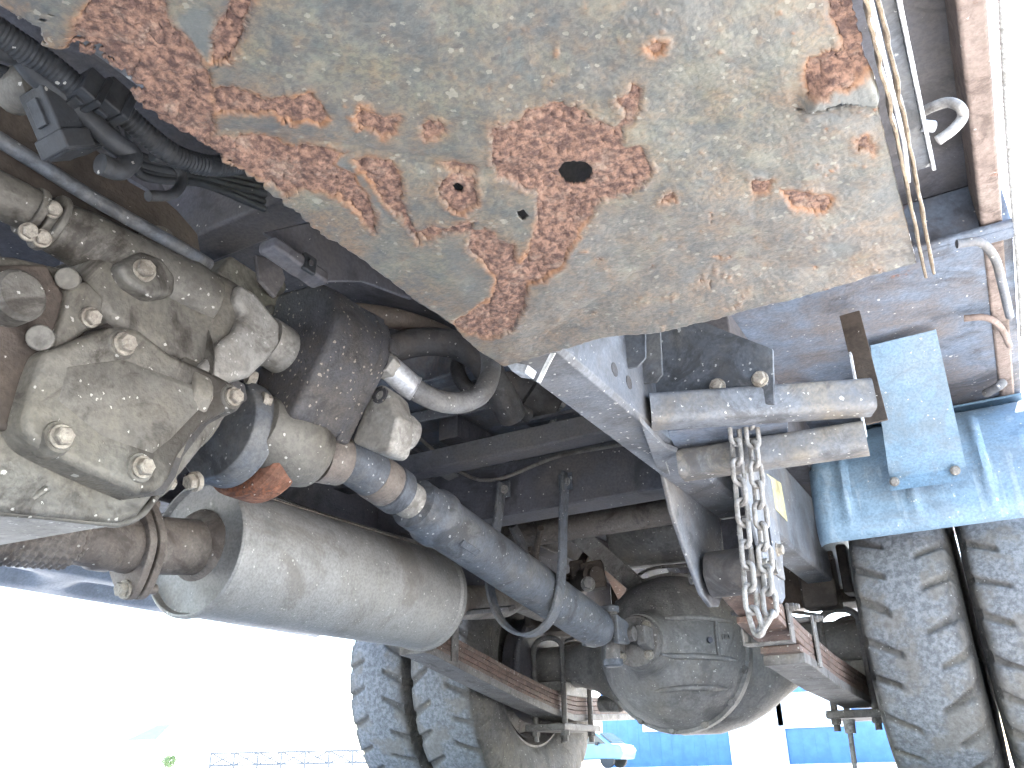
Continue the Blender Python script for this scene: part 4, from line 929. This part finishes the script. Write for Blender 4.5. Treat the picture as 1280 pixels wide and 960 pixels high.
# ------------------------------------------------------------------ blue plate and mudguard
pl = [P(1088, 432, Z=0.835), P(1170, 412, Z=0.835), None, None]
bl_, br_ = P(1112, 598, Y=1.80), P(1208, 584, Y=1.80)
a_, b_ = P(1112, 614, Y=1.795), P(1214, 599, Y=1.795)
b = MB(); n = V(0, -0.003, -0.003)
def sheet(rows, t):
    """rows of points -> thin sheet"""
    b = MB(); nr, nc = len(rows), len(rows[0])
    vs = [p for r in rows for p in r] + [p + t for r in rows for p in r]; N = nr * nc; fs = []
    for i in range(nr - 1):
        for j in range(nc - 1):
            q = (i * nc + j, i * nc + j + 1, (i + 1) * nc + j + 1, (i + 1) * nc + j)
            fs += [q, tuple(k + N for k in q[::-1])]
    for i in range(nr - 1):
        fs += [(i * nc, (i + 1) * nc, (i + 1) * nc + N, i * nc + N), ((i + 1) * nc - 1, (i + 1) * nc - 1 + N, (i + 2) * nc - 1 + N, (i + 2) * nc - 1)]
    for j in range(nc - 1):
        fs += [(j, j + N, j + 1 + N, j + 1), ((nr - 1) * nc + j, (nr - 1) * nc + j + 1, (nr - 1) * nc + j + 1 + N, (nr - 1) * nc + j + N)]
    b.add(vs, fs); return b
bp_ = sheet([[pl[0], pl[1]], [bl_, br_], [a_, b_]], V(0, 0.003, 0.002)).obj('blue_plate', BLUEPL, truck, 'flat sky-blue steel plate bolted to the mudguard', ang=20)
for px, py in ((1118, 602), (1194, 588)): bolt(bp_, P(px, py, Y=1.793), (0, -1, -0.3), 0.75, DBOLT_ME)
rows = []
for z, y in ((0.548, 1.862), (0.553, 1.850), (0.575, 1.838), (0.64, 1.842), (0.71, 1.862), (0.77, 1.90), (0.815, 1.96), (0.84, 2.05), (0.848, 2.16)):
    row = []
    for x in np.concatenate([[0.452, 0.455, 0.462, 0.475], np.linspace(0.49, 0.90, 60)]):
        dy = 0.0
        if x < 0.475: dy += 0.03 * ((0.475 - x) / 0.023) ** 2
        if 0.57 < z < 0.80:
            for xc in (0.525, 0.655, 0.79): dy -= 0.009 * math.exp(-((x - xc) / 0.009) ** 4) * min(1, (z - 0.57) / 0.03)
        row.append(V(x, y + dy, z))
    rows.append(row)
# refine rows
fine = []
for i in range(len(rows) - 1):
    for k in range(4): fine.append([p.lerp(q, k / 4) for p, q in zip(rows[i], rows[i + 1])])
fine.append(rows[-1])
MB2 = sheet(fine, V(0, 0.003, 0.001)); mg = MB2.obj('mudguard', FLAP, truck, 'sky-blue ribbed mudguard above the right dual wheels', ang=40)
MB().bx(0.47, 0.90, 2.0, 2.9, 0.842, 0.847).obj('mudguard_top', BLUEPL, mg)

# ------------------------------------------------------------------ wiring and panels above the gearbox
def wire(pts, r, m=WIRE, name='cable', label=None, ribbed=False, n=12):
    sp_ = smooth_path(pts, 14 if ribbed else 8)
    if ribbed:
        q = []; rs = []; L = 0
        dense = smooth_path(pts, 60)
        acc = 0; last = dense[0]; q = [last]; 
        for p in dense[1:]:
            acc += (p - last).length; last = p
            if acc > 0.0017: q.append(p); acc = 0
        rs = [r * (1.0 if i % 2 else 0.92) for i in range(len(q))]
        return MB().tube(q, rs, n).obj(name, m, truck, label)
    return MB().tube(sp_, r, n).obj(name, m, truck, label)
wx = 0.20
wire([P(-40, 15, X=wx), P(20, 55, X=wx), P(60, 82, X=wx), P(95, 110, X=wx)], 0.0115, name='wiring_conduit', label='ribbed black wiring conduit at the top left', ribbed=True)
wire([P(150, 138, X=wx), P(185, 170, X=wx), P(220, 195, X=wx), P(262, 207, X=wx), P(310, 205, X=wx)], 0.0105, name='wiring_conduit', label='ribbed black wiring conduit sagging behind the tray edge', ribbed=True)
wire([P(-30, 55, X=wx - .01), P(20, 68, X=wx - .01), P(45, 95, X=wx - .01), P(90, 130, X=wx - .01), P(140, 175, X=wx), P(165, 195, X=wx), P(150, 212, X=wx), P(125, 205, X=wx)], 0.009)
wire([P(190, 195, X=wx - .02), P(220, 205, X=wx - .02), P(228, 225, X=wx - .02), P(215, 243, X=wx - .02), P(185, 245, X=wx - .02)], 0.005)
wire([P(30, 60, X=wx - .02), P(55, 110, X=wx - .02), P(75, 150, X=wx - .02), P(90, 190, X=wx - .02)], 0.006)
def connector(px0, py0, px1, py1, w, X, label=None):
    a, c_ = P(px0, py0, X=X), P(px1, py1, X=X); d = (c_ - a); L = d.length; d.normalize()
    y = V(1, 0, 0); z = d.cross(y).normalized(); mid = (a + c_) / 2
    o = MB().box(mid, (L, w, w * 0.8), d, y, z).obj('connector', WIRE, truck, label, bevel=0.002)
    MB().box(mid + d * L * 0.32, (L * 0.3, w * 1.16, w * 0.95), d, y, z).obj('connector_latch', WIRE, o, bevel=0.002)
    MB().box(mid - d * L * 0.15 + z * w * 0.42, (L * 0.4, w * 0.4, w * 0.14), d, y, z).obj('connector_clip', WIRE, o, bevel=0.001)
    return o
connector(52, 112, 88, 195, 0.030, wx - .02, 'grey-black wiring connectors hanging by the gearbox')
connector(72, 120, 112, 190, 0.026, wx - .04)
connector(92, 105, 118, 128, 0.034, wx); connector(118, 118, 150, 145, 0.036, wx); connector(100, 150, 122, 168, 0.024, wx - .03)
MB().lathe(P(35, 110, X=wx - .05), (1, 0, -0.3), [(-0.02, 0.02), (0.01, 0.02), (0.018, 0.014), (0.02, 0.006)], 20).obj('sensor_cap', CAST, truck)
wire([P(-40, 150, X=0.06), P(40, 200, X=0.06), P(120, 250, X=0.06), P(230, 312, X=0.06), P(260, 330, X=0.04)], 0.0075, SHAFT, 'metal_pipe', 'thin blue-grey pipe running along the gearbox top')
for k in range(5):
    ox = 6 * k
    wire([P(-30 + ox, 75 + 9 * k, X=0.15 - 0.01 * k), P(30 + ox, 100 + 6 * k, X=0.15), P(80 + 3 * ox, 160 - 4 * k, X=0.14 + 0.01 * k), P(150 + ox, 185 + 8 * k, X=0.13), P(230 + ox, 210 + 5 * k, X=0.13), P(330, 225 + 9 * k, X=0.12)], 0.0035 + 0.0008 * (k % 3), WIRE)
# brown oily plate behind the pipe
poly = [(-90, 60), (10, 85), (60, 130), (110, 180), (150, 205), (190, 235), (222, 262), (248, 292), (252, 318), (240, 330), (150, 300), (-90, 200)]
MB().prism([P(x, y, X=0.02) for x, y in poly], (-0.012, 0, 0)).obj('heat_shield', BROWN, truck, 'oily brown sheet above the gearbox', bevel=0.003)
# dark triangular bracket plates
MB().prism([P(x, y, X=0.12) for x, y in ((118, 150), (190, 205), (212, 250), (200, 245), (165, 225), (140, 190))], (-0.005, 0, 0)).obj('bracket_plate', DARK, truck)
b = MB(); b.bx(-0.36, 0.36, 0.60, 0.66, 0.775, 0.90); b.obj('floor_beam', DARK, truck, 'dark cross beam below the floor', bevel=0.006)
poly = [(330, 290), (420, 270), (470, 300), (520, 358), (524, 370), (514, 374), (455, 352), (405, 352), (400, 345)]
fp = MB().prism([P(x, y, X=0.20) for x, y in poly], (-0.005, 0, 0)).obj('splash_plate', DARK, truck, 'dark sheet plate hanging inside the tray edge', bevel=0.002)
MB().bar([P(333, 305, X=0.215), P(402, 352, X=0.215)], 0.024, 0.014, (1, 0, 0)).obj('channel_arm', DARK, fp, bevel=0.004)
MB().box(P(386, 330, X=0.225), (0.006, 0.018, 0.020)).obj('clip', WIRE, fp, bevel=0.002)
MB().lathe(P(388, 329, X=0.229), (1, 0, 0), [(0, 0.003), (0.002, 0.003)], 12).obj('clip_stud', HOSE, fp)
MB().lathe(P(441, 306, X=0.2005), (1, 0, 0), [(0, 0.012), (0.002, 0.012), (0.002, 0.008), (0, 0.008)], 24).obj('grommet', WIRE, fp)
MB().prism([P(x, y, X=0.10) for x, y in ((320, 318), (350, 325), (358, 350), (345, 372), (325, 350))], (-0.006, 0, 0)).obj('bracket_plate', DARK, truck, bevel=0.002)

# ------------------------------------------------------------------ pressed side panel at the far left
NX, NY = 26, 120; rows = []
for j in range(NY):
    y = 0.2 + j * (1.80 - 0.2) / (NY - 1); row = []
    for i in range(NX):
        t = i / (NX - 1); x = -0.885 + t * 0.25; z = 0.462 + 0.065 * t
        for k, (yc, xc) in enumerate(((0.55, -0.84), (0.85, -0.84), (1.15, -0.84), (1.45, -0.84), (0.40, -0.755), (0.70, -0.755), (1.0, -0.755), (1.3, -0.755))):
            z += 0.022 * math.exp(-(abs(y - yc) / 0.11) ** 6 - (abs(x - xc) / 0.022) ** 4)
        row.append(V(x, y, z))
    rows.append(row)
sheet(rows, V(0, 0, 0.003)).obj('side_panel', PANEL, truck, 'pressed grey-blue side panel with long dimples at the left', ang=40)
MB().bx(-0.888, -0.885, 0.2, 1.6, 0.462, 0.86).obj('side_skirt', PANEL, truck)

# ------------------------------------------------------------------ chain
link = MB()
def link_mesh():
    pts = []; w, h, r = 0.0078, 0.0128, 0.0078
    for k in range(9): a = math.pi * k / 8; pts.append(V(r * math.cos(a), 0, h - 0.004 + r * math.sin(a)))
    for k in range(9): a = math.pi + math.pi * k / 8; pts.append(V(r * math.cos(a), 0, -h + 0.004 + r * math.sin(a)))
    n = 10; rings = []; m = len(pts)
    for i in range(m):
        t = (pts[(i + 1) % m] - pts[i - 1]).normalized(); s = V(0, 1, 0); u = t.cross(s)
        rings.append([pts[i] + (u * math.cos(a) + s * math.sin(a)) * 0.0032 for a in (2 * math.pi * k / n for k in range(n))])
    b = MB(); b.rings(rings, closed=True); return b.mesh('link', ZINC, ang=70)
LK = link_mesh()
ch_top = P(917, 505, Y=1.032); ch_bot = P(957, 814, Y=1.035)
chain = thing('hanging_chain', 'galvanised steel chain hanging in a loop from the bracket arms', 'chain', (ch_bot.x, ch_bot.y, 0.26))
path = []
a0 = ch_top + V(-0.002, 0.0, 0.0); a1 = P(936, 500, Y=1.04)
bt = V(ch_bot.x + 0.001, 1.036, ch_bot.z + 0.006)
path = [a0.lerp(bt + V(-0.010, -0.004, 0.03), k / 40) for k in range(41)] + [bt + V(-0.004, 0, 0.006), bt, bt + V(0.004, 0, 0.006)] + [(bt + V(0.010, 0.004, 0.03)).lerp(a1, k / 40) for k in range(41)]
pitch = 0.0265; acc = 0; last = path[0]; pos = [last]
for p in path[1:]:
    while (p - last).length >= pitch:
        last = last + (p - last).normalized() * pitch; pos.append(last)
for i in range(len(pos) - 1):
    mid = (pos[i] + pos[i + 1]) / 2; d = (pos[i + 1] - pos[i])
    o = D.objects.new('link', LK); COL.objects.link(o); o.parent = chain
    x, y, z = frame(d, (0, 1, 0.01))
    m = Matrix((x, y, z)).transposed().to_4x4() @ Matrix.Rotation(rad(90 * (i % 2) + 38 + random.uniform(-10, 10)), 4, 'Z')
    m.translation = mid - Vector(chain.location); o.matrix_local = m
# plastic strap
st = MB().bar([P(692, 440, Y=0.71), P(684, 455, Y=0.712), P(673, 478, Y=0.712)], 0.005, 0.0015, (1, 0, 0.4)).obj('cable_tie', WHITE, None, ang=None)
tag(st, 'small white perforated strap end hanging at the frame rail', 'strap')
# ------------------------------------------------------------------ background
def flat(name, col, rough=0.6, var=0.12, scale=2.0):
    m = D.materials.new(name); m.use_nodes = True; nt = m.node_tree; bs = nt.nodes['Principled BSDF']
    tc = nt.nodes.new('ShaderNodeTexCoord'); n = noise(nt, tc.outputs['Object'], scale, 6)
    nt.links.new(mixc(nt, ramp(nt, n, 0.3, 0.7), tuple(v * (1 - var) for v in col), tuple(v * (1 + var) for v in col)), bs.inputs['Base Color'])
    bs.inputs['Roughness'].default_value = rough; return m
BW = flat('blue_cladding', (0.07, 0.17, 0.36)); WF = flat('white_frame', (0.8, 0.8, 0.8)); GL = flat('window_glass', (0.6, 0.65, 0.7), 0.5)
YB = 45.0
def bgpart(name, x0, x1, z0, z1, y0, y1, m, root, label=None, parent=None, bevel=0):
    L = Vector(root.location)
    b = MB(); b.bx(x0 - L.x, x1 - L.x, y0 - L.y, y1 - L.y, z0 - L.z, z1 - L.z)
    return b.obj(name, m, parent or root, label, ang=None)
pa, pb = P(752, 900, Y=YB), P(1140, 900, Y=YB)
bld = thing('blue_building', 'blue clad building with white windows behind the axle', 'building', ((pa.x + pb.x) / 2, YB, 0))
wall = bgpart('wall', pa.x, pb.x, 0, 5.2, YB, YB + 8, BW, bld)
x = pa.x + 0.15
k = 0
while x < pb.x - 0.2:
    bgpart('cladding_rib', x, x + 0.12, 0.0, 5.1, YB - 0.012, YB - 0.002, BW, bld, parent=wall); x += 0.6; k += 1
bgpart('roof', pa.x - 0.3, pb.x + 0.3, 5.202, 5.45, YB - 0.3, YB + 8.2, WF, bld)
def win(px0, px1, py0, py1):
    a, c_ = P(px0, py1, Y=YB), P(px1, py0, Y=YB)
    w = bgpart('window', a.x, c_.x, a.z, c_.z, YB - 0.16, YB - 0.06, WF, bld)
    n = max(1, round((c_.x - a.x) / 1.7)); wd = (c_.x - a.x - 0.16) / n
    for i in range(n): bgpart('pane', a.x + 0.1 + i * wd, a.x + 0.04 + (i + 1) * wd, a.z + 0.12, c_.z - 0.12, YB - 0.20, YB - 0.163, GL, bld, parent=w)
win(805, 884, 870, 915); win(972, 1060, 862, 911)
a, c_ = P(922, 1000, Y=YB), P(974, 858, Y=YB)
dw = bgpart('door', a.x, c_.x, 0.0, c_.z, YB - 0.2, YB - 0.06, WF, bld, 'white door panel between the windows')
bgpart('door_edge', (a.x + c_.x) / 2 - 0.08, (a.x + c_.x) / 2 + 0.08, 0.02, c_.z - 0.05, YB - 0.24, YB - 0.203, GL, bld, parent=dw)
# light blue car parked in front
CB = flat('car_paint', (0.10, 0.20, 0.28), 0.4); CG = flat('car_glass', (0.03, 0.04, 0.05), 0.08); CT = flat('car_tyre', (0.03, 0.03, 0.03), 0.8)
c0 = P(735, 960, Y=38.0); car = thing('parked_car', 'light blue car parked by the blue building', 'car', (c0.x, 38.0, 0))
prof = [(-2.0, 0.35), (-2.05, 0.7), (-1.9, 0.86), (-1.15, 0.95), (-0.55, 1.42), (0.9, 1.47), (1.55, 1.0), (2.0, 0.92), (2.08, 0.6), (2.0, 0.35)]
cb = MB().prism([V(x, -0.8, z) for x, z in prof], (0, 1.6, 0)).obj('body', CB, car, bevel=0.08)
for y in (-0.815, 0.80): MB().prism([V(x, y, z) for x, z in ((-1.0, 0.97), (-0.5, 1.36), (0.82, 1.4), (1.3, 1.0))], (0, 0.015, 0)).obj('side_window', CG, car)
MB().prism([V(0.98, -0.68, 1.43), V(0.98, 0.68, 1.43), V(1.53, 0.7, 1.04), V(1.53, -0.7, 1.04)], (0.03, 0, 0.04)).obj('windscreen', CG, car)
MB().prism([V(-0.62, -0.68, 1.38), V(-0.62, 0.68, 1.38), V(-1.1, 0.7, 1.0), V(-1.1, -0.7, 1.0)], (-0.03, 0, 0.04)).obj('rear_window', CG, car)
for x in (-1.3, 1.3):
    for y in (-0.78, 0.60): MB().lathe((x, y, 0.32), (0, 1, 0), [(0, 0.2), (0, 0.32), (0.18, 0.32), (0.18, 0.2)], 24).obj('wheel', CT, car)
for y in (-0.6, 0.6): MB().box((2.06, y, 0.72), (0.05, 0.3, 0.14)).obj('headlight', WF, car, bevel=0.02)
for s in (-0.9, 0.9): MB().box((0.9, s, 1.0), (0.12, 0.2, 0.14)).obj('mirror', CT, car, bevel=0.03)
# pale truss fence at the left, far off
FM = flat('fence_steel', (0.10, 0.105, 0.11), 0.5)
f0, f1 = P(262, 960, Y=30), P(500, 960, Y=34)
fe = thing('truss_fence', 'pale lattice fence in the bright distance at lower left', 'fence', (f0.x, 30, 0))
n = 9
for i in range(n):
    p = V((f1.x - f0.x) * i / (n - 1), 4 * i / (n - 1), 0)
    MB().tube([p, p + V(0, 0, 1.0)], 0.055, 8).obj('post', FM, fe)
    if i < n - 1:
        q = V((f1.x - f0.x) * (i + 1) / (n - 1), 4 * (i + 1) / (n - 1), 0)
        for z in (0.45, 0.97): MB().tube([p + V(0, 0.01, z), q + V(0, 0.01, z)], 0.05, 6).obj('rail', FM, fe)
        for s in (0, 1): MB().tube([p.lerp(q, 0.05) + V(0, 0.02, 0.47 if s else 0.95), p.lerp(q, 0.95) + V(0, 0.02, 0.95 if s else 0.47)], 0.04, 6).obj('diagonal', FM, fe)
# far house with teal roof, shrub, truck dots
TR = flat('teal_roof', (0.09, 0.19, 0.19)); HW = flat('house_wall', (0.75, 0.74, 0.70)); GR = flat('leaf_green', (0.12, 0.17, 0.07))
h0 = P(178, 925, Y=90); hs_ = thing('far_house', 'distant pale house with a teal roof at lower left', 'house', (h0.x, 90, 0))
MB().bx(-3.2, 3.2, 0, 6, 0, max(2.5, h0.z)).obj('wall', HW, hs_, ang=None)
zz = max(2.5, h0.z)
MB().add([(-3.6, -0.4, zz), (3.6, -0.4, zz), (3.6, 6.4, zz), (-3.6, 6.4, zz), (-1.0, 3, zz + 2.2), (2.2, 3, zz + 2.2)], [(0, 1, 5, 4), (1, 2, 5), (2, 3, 4, 5), (3, 0, 4), (3, 2, 1, 0)]).obj('roof', TR, hs_, ang=None)
for x in (-2, 1.0): MB().bx(x, x + 1.1, -0.06, -0.003, zz - 1.5, zz - 0.5).obj('window', GL, hs_, ang=None)
s0 = P(212, 950, Y=60); sh_ = thing('shrub', 'small green shrub in the bright distance', 'shrub', (s0.x, 60, 0))
MB().tube([V(0, 0, 0), V(0.05, 0, 0.8)], [0.09, 0.05], 8).obj('stem', flat('bark', (0.12, 0.09, 0.06)), sh_)
b = MB()
for i in range(900):
    v = Vector((random.gauss(0, 1), random.gauss(0, 1), random.gauss(0, 1))).normalized() * random.uniform(0.2, 1) ** 0.5
    c_ = V(v.x * 0.75, v.y * 0.7, 1.25 + v.z * 0.6); u = Vector((random.gauss(0, 1), random.gauss(0, 1), random.gauss(0, 1))).normalized(); w = u.orthogonal().normalized()
    b.add([c_ + u * 0.09, c_ + w * 0.05, c_ - u * 0.09, c_ - w * 0.05], [(0, 1, 2, 3)])
b.obj('foliage', GR, sh_, ang=None)
